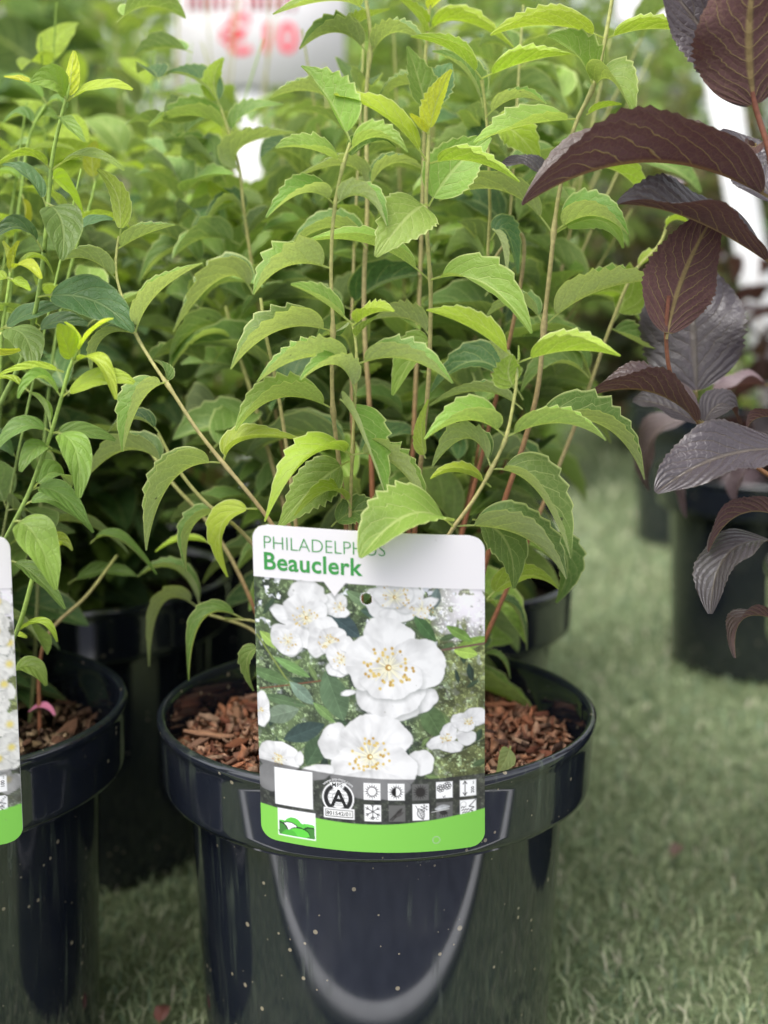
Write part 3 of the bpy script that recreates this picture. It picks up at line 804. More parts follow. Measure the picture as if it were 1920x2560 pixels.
def paint_side(p):
    paint_photo(p, 2)
    for i in range(120):
        p.leaf(p.r.uniform(0, 1480), p.r.uniform(400, 1800), p.r.uniform(50, 110), p.r.uniform(20, 42), p.r.uniform(0, 180), random.choice([(94, 118, 72), (72, 92, 60), (124, 146, 86), (60, 72, 54)]))
    for i in range(34):
        x, y = p.r.uniform(0, 1480), p.r.uniform(420, 1700)
        if i < 9: x, y = 1330 + 120 * p.r.rand(), (420, 560, 690, 830, 960, 1090, 1230, 1460, 1600)[i]
        for j in range(6):
            a = p.r.rand() * 6.28; p.petal(x + 46 * math.cos(a), y + 46 * math.sin(a), 62, 50, p.r.rand() * 180, x, y, 1.0, (1, .99, .93))
        p.disc(x, y, 22, (226, 208, 96), .8, 24)
    X, Y = p.X, p.Y
    m = np.clip((Y - 1530) / 6, 0, 1)[..., None]
    lum = p.I.mean(-1, keepdims=True); p.I = p.I * (1 - m) + (p.I * .25 + lum * .2 + .02) * m
    kinds = ['sun', 'half', 'shade', 'flowers', 'height', 'frost', 'shears', 'leaffrost', 'bug', 'water']
    xs = [690, 845, 1000, 1155, 1290, 690, 845, 1000, 1155, 1290]; ys = [1570] * 5 + [1705] * 5
    paint_icons(p, 0, 0, list(zip(xs, ys, kinds)))
    finish_card(p)

def text_mesh(s, size, weight=0.0, spacing=1.0):
    cu = bpy.data.curves.new('lettering', 'FONT')
    cu.body = s; cu.size = 1.0; cu.offset = weight; cu.space_character = spacing; cu.resolution_u = 4
    o = bpy.data.objects.new('lettering', cu); COL.objects.link(o)
    dg = bpy.context.evaluated_depsgraph_get()
    me = bpy.data.meshes.new_from_object(o.evaluated_get(dg))
    V = np.array([v.co[:] for v in me.vertices])[:, :2]
    F = [tuple(p.vertices) for p in me.polygons]
    bpy.data.objects.remove(o); bpy.data.meshes.remove(me); bpy.data.curves.remove(cu)
    return V * size, F

def card(corners, sag_top, sag_bot, painter, res, seed, label, texts, hole=True):
    TL, TR, BR, BL = corners
    ctr = (TL + TR + BR + BL) / 4
    nrm = np.cross(TR - TL, TL - BL); nrm /= np.linalg.norm(nrm)
    if nrm[1] > 0: nrm = -nrm
    def S(u, v, off=0.0):
        u = np.asarray(u, float)[..., None]; v = np.asarray(v, float)[..., None]
        p = (TL * (1 - u) + TR * u) * (1 - v) + (BL * (1 - u) + BR * u) * v
        sg = sag_top * (1 - v) + sag_bot * v
        bow = 4 * u * (1 - u) * sg - 0.0012 * np.sin(v * 5.0) * np.sin(u * 3.14)
        return p + nrm * (bow + off)
    W = np.linalg.norm(TR - TL); H = np.linalg.norm(TL - BL)
    nu, nv = int(W / res), int(H / res)
    r = 0.0062
    v = np.linspace(0, 1, nv); dv = np.minimum(v, 1 - v) * H
    dv = np.minimum(dv, r); ins = (r - np.sqrt(np.maximum(r * r - (r - dv) ** 2, 0))) / W
    t = np.linspace(0, 1, nu)
    U = ins[:, None] + t[None] * (1 - 2 * ins[:, None]); Vv = np.repeat(v[:, None], nu, 1)
    p = Painter(U * 1480, Vv * 2040, seed); painter(p)
    P = S(U, Vv)
    idx = np.arange(nu * nv).reshape(nv, nu)
    F = np.stack([idx[:-1, :-1], idx[1:, :-1], idx[1:, 1:], idx[:-1, 1:]], -1).reshape(-1, 4)
    if hole:
        keep = np.hypot(U * 1480 - 722, Vv * 2040 - 416).ravel() > 33
        F = F[keep[F].all(1)]
    e = empty('plant_label', tuple(ctr)); tag(e, label, 'plant label')
    face = obj('printed_face', mesh_np('printed_face', P.reshape(-1, 3), F, MAT['print'], col=p.I.reshape(-1, 3)), e)
    nb = 30; vb = np.concatenate([np.linspace(0, .06, 8)[:-1], np.linspace(.06, .94, nb), np.linspace(.94, 1, 8)[1:]])
    dvb = np.minimum(np.minimum(vb, 1 - vb) * H, r); insb = (r - np.sqrt(np.maximum(r * r - (r - dvb) ** 2, 0))) / W
    tb = np.linspace(0, 1, 24); Ub = insb[:, None] + tb[None] * (1 - 2 * insb[:, None]); Vb = np.repeat(vb[:, None], 24, 1)
    Pb = np.concatenate([S(Ub, Vb, -0.0005).reshape(-1, 3), S(Ub, Vb, -0.00004).reshape(-1, 3)])
    m = len(vb); ib = np.arange(m * 24).reshape(m, 24)
    Fb = list(np.stack([ib[:-1, :-1], ib[:-1, 1:], ib[1:, 1:], ib[1:, :-1]], -1).reshape(-1, 4))
    if hole:
        hk = np.hypot(Ub * 1480 - 722, Vb * 2040 - 416).ravel() > 60
        Fb = [f for f in Fb if hk[f].all()]
    ringi = list(ib[0]) + list(ib[1:, -1]) + list(ib[-1, ::-1][1:]) + list(ib[::-1, 0][1:-1])
    for a, b in zip(ringi, ringi[1:] + ringi[:1]): Fb.append(np.array([a, b, b + m * 24, a + m * 24]))
    obj('backing', mesh_np('backing', Pb, np.array(Fb), MAT['card']), e)
    for (s, x, y, size, wt, sp_, mat, rot, arc) in texts:
        TV, TF = text_mesh(s, size, wt, sp_)
        if rot: TV = np.stack([-TV[:, 1], TV[:, 0]], -1)
        if arc:
            mid = (TV[:, 0].max()) / 2; th = (TV[:, 0] - mid) / arc
            rr = arc + TV[:, 1]; TV = np.stack([rr * np.sin(th), rr * np.cos(th) - arc], -1)
        uu = (x + TV[:, 0]) / 1480; vv = (y - TV[:, 1]) / 2040
        me = bpy.data.meshes.new('lettering'); me.from_pydata([tuple(q) for q in S(uu, vv, 0.00012)], [], TF); me.materials.append(MAT[mat])
        o = bpy.data.objects.new('lettering', me); COL.objects.link(o); o.parent = face      # the face sits at the card's own origin
    return e
main_corners = (at(630, 1309, .553), at(1212, 1340, .553), at(1212, 2112, .5635), at(654, 2092, .5635))
TX = [('PHILADELPHUS', 62, 146, 118, -0.016, 0.98, 'ink_green', 0, 0), ('Beauclerk', 62, 272, 150, 0.021, 1.05, 'ink_green', 0, 0),
      ('VI', 1198, 1685, 24, 0.0, 1.0, 'ink_black', 0, 0), ('200', 1408, 1668, 30, 0.0, 1.0, 'ink_black', 1, 0), ('cm', 1408, 1606, 17, 0.0, 1.0, 'ink_black', 1, 0),
      ('-20°C', 716, 1819, 27, 0.0, 1.0, 'ink_black', 0, 0), ('A', 472, 1744, 150, 0.02, 1.0, 'ink_black', 0, 0), ('MPS', 478, 1620, 38, 0.006, 1.1, 'ink_black', 0, 0),
      ('www.my-mps.com', 518, 1578, 27, 0.004, 1.0, 'ink_white', 0, 125), ('801542/01', 440, 1806, 36, 0.0, 1.06, 'ink_black', 0, 0)]
card(main_corners, 0.003, 0.0088, paint_main, 0.00033, 11, 'white and green plant card printed PHILADELPHUS Beauclerk with white flowers', TX)
lc = (at(-552, 1318, .556), at(24, 1338, .556), at(58, 2100, .5655), at(-498, 2112, .5655))
card(lc, 0.004, 0.0105, paint_side, 0.0006, 23, 'plant card with creamy double flowers and a symbol lettered 100 cm', [('100', 1384, 1648, 32, 0.0, 1.0, 'ink_black', 1, 0), ('cm', 1384, 1590, 17, 0.0, 1.0, 'ink_black', 1, 0)], hole=False)

# ================================================================== PLANTS
def variants(mat, n, seed, hw=(0.22, 0.29), fold=(20, 50), arch=(0.05, 0.2), droop=(-0.25, 0.1), NS=20, K=3, teeth=4, tooth=0.09, shape=(0.6, 1.0), stalk=0.12):
    r = np.random.RandomState(seed); out = []
    for i in range(n):
        d = r.uniform(*droop); a = r.uniform(*arch)
        V, F, UV = leaf_grid((0, 0, 0), (0.5, r.uniform(-.05, .05), a + d * .3), (0.97, r.uniform(-.08, .08), d), r.uniform(*hw), np.array([0, r.uniform(-.2, .2), 1.0]),
                             fold=r.uniform(*fold), teeth=teeth, tooth=tooth, NS=NS, K=K, curl=r.uniform(-10, 20), wave=0.06, shape=shape, stalk=stalk, stalk_r=0.014, seed=seed * 50 + i)
        me = mesh_np('leaf', V, F, MAT[mat], uv=UV)
        out.append((me, V, F, UV))
    return out
VAR_PH = variants('leaf', 10, 1)
VAR_SM = variants('leaf_smooth', 8, 2, hw=(.2, .27), fold=(8, 35), tooth=0.02)
VAR_PU = variants('leaf_purple', 8, 3, hw=(.2, .27), fold=(10, 40), droop=(-.6, -.1), teeth=16, tooth=0.03, shape=(.75, .9), stalk=0.06)
VAR_RD = variants('leaf_smooth', 6, 4, hw=(.36, .44), fold=(5, 20), tooth=0.0, shape=(.55, .6))
VAR_FAR = variants('leaf_far', 8, 5, hw=(.22, .32), fold=(5, 40), NS=5, K=1, tooth=0.0)
STEM_TOP = (0.40, 0.42, 0.13); STEM_MID = (0.42, 0.34, 0.16); STEM_LOW = (0.27, 0.105, 0.05)

def stem_mesh(P, r0, r1, cols=None, nodes=(), nsub=40, seg=8):
    P = spline(P, nsub)
    n = len(P); t = np.linspace(0, 1, n)
    rad = (r0 * (1 - t) + r1 * t) * 0.66
    for q in nodes:
        d = np.linalg.norm(P - np.asarray(q), axis=1); rad = rad * (1 + 0.6 * np.exp(-(d / 0.0022) ** 2))
    V, F = tube(P, rad, seg)
    c0, c1, c2 = (np.array(c) for c in (cols or (STEM_LOW, STEM_MID, STEM_TOP)))
    tt = t[:, None]
    k1 = np.clip((tt - .38) / .17, 0, 1); k2 = np.clip((tt - .6) / .4, 0, 1)
    C = (c0 * (1 - k1) + c1 * k1) * (1 - k2) + c2 * k2
    return mesh_np('stem', V, F, MAT['stem'], col=np.repeat(C, seg, 0))

def frame(d, up):
    d = d / np.linalg.norm(d); s = np.cross(up, d)
    if np.linalg.norm(s) < 1e-3: s = np.cross(np.array([1.0, 0, 0]), d)
    s /= np.linalg.norm(s); u = np.cross(d, s)
    return np.stack([d, s, u], 1)        # columns: length, side, upper side

def shrub(parent, base, n_st, height, spread, var, pal, leaf_len, seed, nodes=7, separate=True, lean=(0, 0), start=0.15, young=None, stem_r=0.0016, max_leaf=290, cols=None, keep=None, rise=(0.0, 0.6), stems=True):
    """Stems fanning out of a base, leaves in crossed pairs at the nodes, younger towards the top."""
    r = np.random.RandomState(seed); base = np.asarray(base, float)
    LV, LF, LU, LCc = [], [], [], []; nv = 0; count = 0
    for i in range(n_st):
        a = r.rand() * 6.283; sp_ = spread * math.sqrt(r.rand()); h = height * r.uniform(.7, 1.05)
        top = base + np.array([math.cos(a) * sp_ + lean[0], math.sin(a) * sp_ + lean[1], h])
        b0 = base + np.array([math.cos(a), math.sin(a), 0]) * min(0.03, spread * .25) * r.rand()
        mid = b0 * .5 + top * .5 + np.array([math.cos(a), math.sin(a), 0]) * sp_ * r.uniform(-.1, .15) + r.randn(3) * .008
        P = spline([b0, mid, top], 24)
        c0 = count
        ph = r.rand() * 3.14
        for k in range(nodes):
            t = start + (1 - start) * (k + r.rand() * .3) / nodes
            p = P[min(23, int(t * 23))]; tg = P[min(23, int(t * 23) + 1)] - P[max(0, int(t * 23) - 1)]; tg /= np.linalg.norm(tg)
            ph += 1.57 + r.uniform(-.3, .3)
            for s in (0, 3.1416):
                if count >= max_leaf and separate: continue
                aa = ph + s; out = np.array([math.cos(aa), math.sin(aa), 0])
                d = out - tg * np.dot(out, tg); d /= np.linalg.norm(d); d = d + np.array([0, 0, r.uniform(*rise)]) * (0.5 + t)
                L = leaf_len * r.uniform(.7, 1.15) * (1.1 - .35 * t)
                if keep is not None and not keep(p + d / np.linalg.norm(d) * L * .6): continue
                A = frame(d, np.array([0, 0, 1.0]) + r.randn(3) * .3) * L
                c = np.array(pal[r.randint(len(pal))]) * r.uniform(.8, 1.2)
                if young is not None and t > .8: c = np.array(young) * r.uniform(.85, 1.1)
                me, V, F, UV = var[r.randint(len(var))]
                if separate:
                    o = obj('leaf', me, parent, c)
                    M4 = Matrix.Identity(4)
                    for q in range(3):
                        for w_ in range(3): M4[q][w_] = A[q, w_]
                        M4[q][3] = p[q]
                    o.matrix_basis = M4
                else:
                    LV.append(V @ A.T + p); LF.append(F + nv); LU.append(UV); LCc.append(np.repeat(c[None], len(V), 0)); nv += len(V)
                count += 1
        if stems and count > c0 + 1:
            obj('stem', stem_mesh([b0, mid, top], stem_r * r.uniform(.8, 1.3), stem_r * .5, cols, nsub=14, seg=6), parent)
    if not separate and LV:
        o = obj('foliage', mesh_np('foliage', np.concatenate(LV), np.concatenate(LF), MAT['leaf_far'], uv=np.concatenate(LU), col=np.concatenate(LCc)), parent)
        tag(o, kind='stuff')
    return count

# ------------------------------------------------------------------ the shrub behind the Beauclerk card
plant = empty('mock_orange_shrub', (POT[0], POT[1], 0.178))
tag(plant, 'leafy mock orange shrub with arching toothed leaves growing behind the Beauclerk card', 'shrub')
def px_stem(parent, pts, r0, r1, base=None, cols=None, nodes=()):
    P = [np.asarray(base)] if base is not None else []
    for c, x, y, Y in pts: P.append(at(*cpx(c, x, y), Y))
    return obj('stem', stem_mesh(P, r0, r1, cols, nodes=[at(*cpx(c, x, y), Y) for c, x, y, Y in nodes], nsub=60), parent)
def base_at(dx, dy, p=POT, z=0.178): return np.array([p[0] + dx, p[1] + dy, z])
def proj(p):
    d = np.asarray(p) - CAM; f = d @ C_F
    return 960 + d[0] * FPX / f, 1280 - (d @ C_U) * FPX / f
def clear(p):                       # the sign and its post stay in view between the leaves, as in the photograph
    x, y = proj(p)
    return not ((400 < x < 850 and y < 235) or (560 < x < 690 and 200 < y < 500))
def clear_gap(p):                   # nor does the row behind reach across the gap on the right
    x, y = proj(p)
    return clear(p) and not (x > 1400 and y > 120)
STEMS = [  # lowest point first; the distance leans forward or back as each stem does
    ([('E', 625, 1400, .625), ('E', 590, 1100, .618), ('E', 565, 880, .613), ('E', 560, 650, .61), ('E', 565, 480, .608), ('B', 555, 1390, .607), ('B', 575, 1070, .606), ('B', 620, 850, .606), ('B', 655, 740, .606)], .0021, .0011, (-.012, -.02), [('E', 565, 880, .613), ('E', 565, 480, .608), ('B', 575, 1070, .606), ('B', 620, 850, .606)]),
    ([('E', 655, 1395, .598), ('E', 665, 1120, .593), ('E', 680, 820, .59), ('E', 688, 650, .588), ('E', 682, 520, .588), ('E', 665, 430, .588)], .0018, .0009, (-.006, -.035), [('E', 665, 1120, .593), ('E', 688, 650, .588)]),
    ([('E', 1035, 1000, .64), ('E', 1055, 800, .634), ('E', 1070, 450, .63), ('E', 1070, 210, .627), ('B', 1055, 1250, .625), ('B', 1048, 1060, .624), ('B', 1055, 850, .622), ('B', 1062, 700, .622)], .0022, .0012, (.01, -.01), [('E', 1070, 210, .627), ('B', 1055, 850, .622)]),
    ([('E', 1190, 1490, .585), ('E', 1300, 1340, .583), ('E', 1385, 1190, .582), ('E', 1460, 1030, .582), ('E', 1500, 850, .583), ('E', 1513, 770, .583), ('E', 1520, 640, .584)], .002, .001, (.02, -.035), [('E', 1385, 1190, .582), ('E', 1460, 1030, .582)]),
    ([('F', 300, 1330, .655), ('F', 330, 1240, .655), ('F', 410, 1000, .655), ('F', 460, 800, .652), ('F', 500, 420, .648), ('F', 545, 0, .642), ('C', 550, 1190, .642), ('C', 600, 880, .64), ('C', 670, 620, .638), ('C', 750, 460, .637), ('C', 815, 200, .637), ('C', 860, -60, .637)], .0024, .0012, (.03, 0), [('F', 500, 440, .648), ('C', 550, 1210, .642), ('C', 750, 460, .637), ('C', 815, 205, .637)]),
    ([('D', 1380, 1430, .602), ('D', 1270, 1290, .60), ('D', 1160, 1160, .60), ('D', 1040, 1010, .60), ('D', 885, 775, .602), ('D', 800, 650, .605), ('D', 705, 490, .61), ('D', 640, 320, .615), ('D', 600, 150, .62), ('A', 605, 1300, .622), ('A', 617, 1225, .622)], .0021, .0009, (-.03, -.02), [('D', 1160, 1160, .60), ('D', 870, 755, .602), ('D', 705, 490, .61)]),
    ([('E', 755, 900, .70), ('E', 750, 780, .70), ('E', 735, 600, .70), ('E', 730, 100, .70), ('B', 740, 1180, .70), ('B', 740, 800, .70), ('B', 735, 600, .70), ('B', 740, 450, .70), ('B', 760, 200, .70), ('B', 728, -60, .70)], .0024, .0014, (0, .03), [('B', 760, 290, .70)]),
    ([('B', 1030, 1000, .72), ('B', 1040, 600, .72), ('B', 1045, 300, .72), ('B', 1068, 10, .72)], .0022, .0013, (.012, .035), []),
    ([('F', 240, 100, .68), ('C', 230, 1360, .68), ('C', 218, 1080, .68), ('C', 210, 800, .675), ('C', 195, 560, .672), ('C', 175, 415, .67)], .0019, .001, (.02, .02), [('C', 175, 415, .67)]),
    ([('D', 1350, 950, .74), ('D', 1290, 750, .74), ('D', 1220, 540, .74), ('D', 1170, 340, .74)], .0023, .0016, (-.02, .04), []),
    ([('A', 1310, 1400, .75), ('A', 1260, 1050, .745), ('A', 1240, 870, .745), ('A', 1190, 700, .745), ('A', 1145, 560, .745)], .0021, .0011, (-.025, .05), [('A', 1195, 705, .745)]),
    ([('E', 250, 640, .665), ('E', 215, 480, .66), ('E', 190, 300, .66)], .0019, .0012, (-.03, 0), []),
    ([('F', 730, 770, .70), ('F', 850, 430, .70), ('F', 970, 160, .70), ('F', 1110, 0, .70), ('C', 1130, 1190, .70)], .002, .0012, (.035, .02), []),
    ([('D', 1180, 1450, .645), ('D', 1110, 1400, .645), ('D', 1000, 1290, .645), ('D', 900, 1150, .645), ('D', 820, 1000, .645)], .002, .0012, (-.03, 0), []),
    ([('D', 1040, 1420, .71), ('D', 910, 1280, .71), ('D', 780, 1100, .72)], .002, .0012, (-.04, .03), []),
    ([('G', 1560, 745, .665), ('G', 1380, 730, .665)], .0014, .0010, (-.04, -.02), []),
    ([('G', 1550, 800, .72), ('G', 1240, 690, .72)], .0014, .0010, (-.05, .0), []),
]
for pts, r0, r1, b, nd in STEMS:
    px_stem(plant, pts, r0, r1, base_at(*b), nodes=nd)

LEAVES = [  # crop, stalk xy, mid xy, tip xy, half width, roll, fold, Y, dY, colour
    ('E', 688, 652, 430, 610, 175, 740, 140, -4, 50, .588, -.012, 'pale'), ('E', 688, 652, 935, 618, 1182, 746, 130, 6, 46, .588, -.012, 'pale'),
    ('E', 660, 440, 500, 312, 345, 234, 82, 16, 44, .588, -.006, 'fresh'), ('E', 668, 450, 770, 382, 882, 374, 85, 0, 50, .587, -.012, 'lime'), ('E', 682, 505, 722, 462, 792, 400, 34, -20, 45, .586, -.005, 'lime'),
    ('E', 680, 815, 585, 650, 398, 730, 95, -8, 42, .589, -.018, 'pale'), ('E', 600, 830, 705, 990, 852, 1372, 175, 16, 40, .600, -.03, 'pale'), ('E', 665, 1120, 880, 1165, 1065, 1428, 150, -2, 46, .592, -.008, 'pale'),
    ('E', 663, 1120, 440, 1130, 215, 1462, 150, 18, 36, .592, -.02, 'lime'), ('E', 650, 1150, 470, 1275, 285, 1490, 115, 68, 14, .60, .0, 'fresh'), ('E', 655, 1395, 550, 1300, 368, 1432, 75, 26, 32, .597, -.01, 'lime'),
    ('E', 560, 1490, 690, 1405, 830, 1440, 80, 62, 15, .60, 0, 'mid'), ('E', 1185, 1490, 965, 1425, 707, 1650, 200, 42, 26, .575, -.036, 'fresh'), ('E', 1195, 1490, 1540, 1535, 1772, 1758, 190, 8, 42, .585, -.01, 'olive'),
    ('H', 0, 110, 185, 225, 232, 497, 130, 62, 14, .60, .0, 'mid'), ('E', 1460, 1030, 1270, 935, 1043, 1037, 145, 12, 45, .582, -.01, 'fresh'), ('F', 300, 1030, 570, 950, 818, 1042, 125, -4, 50, .582, -.012, 'fresh'),
    ('F', 365, 990, 770, 950, 1015, 1242, 160, 16, 40, .60, .005, 'mid'), ('F', 225, 1195, 450, 1290, 634, 1652, 195, 17, 40, .582, -.012, 'mid'), ('E', 1383, 1195, 1265, 1030, 1083, 1178, 130, -14, 40, .583, .01, 'olive'),
    ('E', 1382, 1285, 1220, 1205, 1073, 1242, 62, 12, 40, .586, .0, 'lime'), ('E', 1515, 632, 1295, 465, 1048, 368, 112, 13, 44, .584, -.012, 'lime'), ('F', 368, 640, 630, 575, 892, 606, 130, 4, 50, .584, -.012, 'lime'),
    ('E', 1512, 775, 1475, 690, 1500, 598, 78, -68, 22, .583, -.004, 'lime'), ('E', 1512, 775, 1462, 630, 1378, 522, 46, -40, 30, .583, .006, 'pale'), ('E', 1519, 640, 1522, 600, 1524, 545, 12, 0, 30, .584, 0, 'lime'),
    ('E', 565, 482, 290, 468, 38, 672, 170, 3, 46, .608, -.015, 'pale'), ('E', 565, 882, 290, 820, 63, 992, 135, 12, 45, .613, -.015, 'fresh'), ('E', 558, 155, 335, 135, 158, 284, 165, -3, 50, .607, -.015, 'pale'), ('E', 565, 482, 605, 455, 650, 420, 24, 20, 40, .608, .012, 'mid'),
    ('B', 572, 1070, 420, 1000, 222, 1132, 105, 14, 45, .606, -.012, 'pale'), ('B', 574, 1070, 720, 1020, 842, 1172, 95, -4, 50, .606, -.012, 'pale'), ('B', 622, 850, 440, 772, 268, 772, 95, 12, 45, .606, -.012, 'fresh'),
    ('B', 640, 800, 790, 712, 948, 792, 85, 16, 45, .606, -.01, 'fresh'), ('B', 625, 850, 750, 745, 890, 768, 72, 36, 34, .607, .01, 'mid'), ('B', 652, 738, 540, 515, 398, 346, 150, 46, 42, .606, .01, 'fresh'),
    ('B', 1058, 855, 845, 615, 568, 493, 105, 13, 45, .622, -.012, 'lime'), ('B', 1060, 855, 1285, 838, 1528, 947, 85, 4, 50, .622, -.016, 'lime'), ('B', 1064, 708, 1103, 530, 1182, 362, 66, -52, 25, .622, -.006, 'yellow'), ('B', 1064, 708, 1005, 636, 966, 590, 36, -30, 30, .622, -.006, 'yellow'),
    ('B', 1052, 1066, 950, 1125, 788, 1332, 135, 70, 10, .615, -.025, 'fresh'), ('B', 1062, 1072, 1195, 875, 1385, 712, 135, 72, 12, .64, .006, 'fresh'), ('B', 1060, 1455, 760, 1268, 415, 1256, 112, 5, 45, .632, -.002, 'fresh'),
    ('E', 1072, 212, 1345, 225, 1592, 487, 135, 46, 38, .626, -.025, 'fresh'),
    ('C', 812, 205, 520, 132, 222, 187, 112, 3, 50, .637, -.012, 'lime'), ('C', 818, 205, 1060, 150, 1310, 190, 92, 0, 50, .637, -.005, 'lime'), ('C', 748, 455, 665, 285, 515, 190, 135, 34, 34, .637, -.01, 'fresh'), ('C', 757, 455, 850, 420, 962, 618, 150, 22, 40, .637, -.012, 'fresh'),
    ('C', 550, 1215, 745, 1120, 932, 1218, 145, 10, 48, .642, -.012, 'pale'), ('C', 555, 1215, 780, 1140, 906, 1287, 60, 60, 15, .645, .005, 'fresh'), ('F', 508, 445, 790, 262, 1148, 214, 160, -8, 50, .648, -.02, 'pale'), ('F', 492, 445, 370, 330, 200, 402, 95, -5, 45, .655, .01, 'olive'),
    ('B', 1335, 415, 1180, 265, 968, 194, 82, 6, 45, .67, -.01, 'lime'), ('C', 178, 410, 405, 322, 634, 284, 92, 2, 50, .67, -.01, 'lime'), ('C', 198, 612, 350, 510, 508, 542, 82, -4, 45, .672, -.008, 'pale'), ('C', 672, 622, 400, 650, 136, 744, 125, 12, 45, .638, -.012, 'fresh'),
    ('C', 540, 1215, 280, 990, -45, 1045, 125, -14, 45, .66, .01, 'olive'),
    ('A', 605, 1300, 745, 1220, 907, 1170, 78, -5, 50, .622, -.006, 'olive'), ('A', 616, 1225, 608, 1020, 503, 880, 52, -58, 20, .622, 0, 'lime'), ('D', 605, 215, 470, 105, 318, 110, 92, -5, 50, .62, -.006, 'olive'), ('D', 706, 490, 812, 285, 1052, 123, 120, -5, 50, .61, -.008, 'pale'),
    ('D', 700, 490, 540, 505, 478, 690, 85, -10, 40, .612, .004, 'olive'), ('D', 862, 742, 735, 840, 640, 1097, 132, 15, 44, .602, -.012, 'pale'), ('D', 866, 748, 852, 672, 800, 628, 42, 30, 30, .603, .008, 'mid'), ('D', 1156, 1162, 900, 1245, 762, 1610, 160, 0, 50, .60, -.014, 'fresh'),
    ('D', 1162, 1158, 1280, 1035, 1592, 1046, 95, 24, 40, .60, .004, 'lime'),
    ('G', 1385, 80, 1190, 160, 1150, 442, 105, 10, 40, .655, -.004, 'mid'), ('G', 1580, 60, 1365, 150, 1402, 472, 110, 38, 30, .64, -.004, 'lime'), ('G', 1300, 272, 1120, 250, 958, 322, 46, 20, 35, .70, -.005, 'lime'), ('G', 1500, 742, 1255, 730, 1163, 1112, 120, 22, 36, .665, -.01, 'mid'),
    ('G', 1240, 690, 1010, 630, 920, 1022, 120, -10, 40, .72, -.01, 'olive'), ('G', 1240, 690, 1080, 430, 848, 475, 82, 12, 40, .72, 0, 'olive'), ('G', 1610, 900, 1520, 980, 1562, 1172, 62, 40, 20, .64, 0, 'mid'),
    ('H', 85, 562, 290, 425, 483, 502, 110, -28, 20, .64, -.01, 'lime'), ('H', 380, 195, 530, 330, 470, 575, 105, 50, 18, .665, 0, 'mid'), ('H', 80, 572, 235, 610, 305, 842, 62, 10, 35, .70, 0, 'dark'), ('H', 60, 872, 155, 885, 212, 1002, 40, 20, 30, .70, 0, 'mid'),
    ('E', 1062, 500, 950, 410, 770, 415, 120, -20, 40, .655, .01, 'olive'), ('E', 1075, 530, 990, 590, 876, 807, 100, 50, 25, .64, .0, 'fresh'), ('E', 1548, 832, 1320, 630, 1075, 790, 120, 42, 30, .665, .01, 'dark'), ('E', 1546, 882, 1330, 785, 1068, 862, 66, -4, 48, .648, .01, 'olive'),
    ('E', 1050, 1132, 1026, 1000, 1062, 828, 46, -42, 25, .63, 0, 'lime'),
    # softer leaves a little behind
    ('B', 745, 290, 590, 170, 395, 258, 110, 2, 46, .70, -.008, 'mid'), ('B', 765, 290, 880, 170, 1040, 226, 100, -8, 45, .70, -.01, 'olive'), ('B', 735, 65, 560, 5, 255, 78, 100, 4, 48, .70, -.02, 'fresh'), ('B', 740, 160, 700, 120, 860, 50, 60, -20, 40, .70, .01, 'lime'),
    ('B', 1045, 180, 1230, 110, 1500, 250, 82, 4, 48, .72, -.01, 'lime'), ('B', 1045, 175, 1000, 90, 900, -10, 60, 20, 40, .72, -.01, 'lime'), ('B', 1066, 60, 1090, 20, 1150, -20, 50, -30, 30, .72, 0, 'yellow'), ('B', 1050, 580, 1010, 420, 950, 240, 90, 55, 20, .69, 0, 'mid'),
    ('B', 1050, 580, 1120, 430, 1180, 330, 90, 60, 15, .70, 0, 'blue'), ('B', 1340, 560, 1250, 370, 1080, 270, 85, 30, 35, .69, 0, 'mid'), ('B', 1050, 500, 930, 440, 790, 540, 90, 2, 45, .72, 0, 'mid'), ('B', 720, 650, 480, 480, 230, 520, 110, 0, 45, .715, 0, 'olive'),
    ('B', 735, 1000, 640, 860, 360, 930, 100, -6, 45, .70, -.004, 'olive'), ('B', 745, 1000, 870, 850, 1060, 900, 100, -4, 45, .69, 0, 'olive'), ('B', 735, 1290, 560, 1180, 330, 1300, 110, 8, 45, .69, -.004, 'mid'),
    ('A', 1195, 705, 1010, 600, 772, 660, 100, 10, 45, .745, -.01, 'fresh'), ('A', 1200, 710, 1280, 590, 1470, 545, 85, 18, 40, .745, 0, 'mid'), ('A', 1145, 560, 1020, 420, 865, 382, 100, 30, 40, .745, 0, 'blue'), ('A', 1145, 545, 1110, 420, 1160, 300, 58, -60, 15, .745, 0, 'lime'),
    ('A', 1250, 900, 1260, 760, 1530, 690, 130, -10, 45, .74, 0, 'olive'), ('A', 1270, 1150, 1180, 1040, 1050, 1200, 80, 8, 45, .745, 0, 'dark'), ('A', 1260, 1050, 1130, 980, 1100, 940, 60, 40, 25, .75, 0, 'lime'),
    ('D', 1310, 285, 1150, 200, 900, 480, 150, -4, 45, .69, 0, 'olive'), ('D', 1220, 545, 1050, 500, 860, 720, 140, 14, 42, .74, -.01, 'mid'), ('D', 1060, 150, 900, 60, 720, 230, 120, 30, 35, .76, 0, 'mid'), ('D', 870, 1190, 660, 1090, 430, 1260, 130, -6, 45, .66, .01, 'olive'),
    ('D', 1200, 545, 1320, 420, 1300, 560, 60, 20, 30, .74, 0, 'mid'), ('D', 820, 1000, 700, 930, 560, 1000, 70, 14, 40, .645, 0, 'dark'), ('F', 730, 720, 560, 640, 380, 790, 130, 30, 35, .69, 0, 'mid'), ('F', 740, 720, 640, 560, 480, 560, 90, 20, 35, .70, 0, 'mid'),
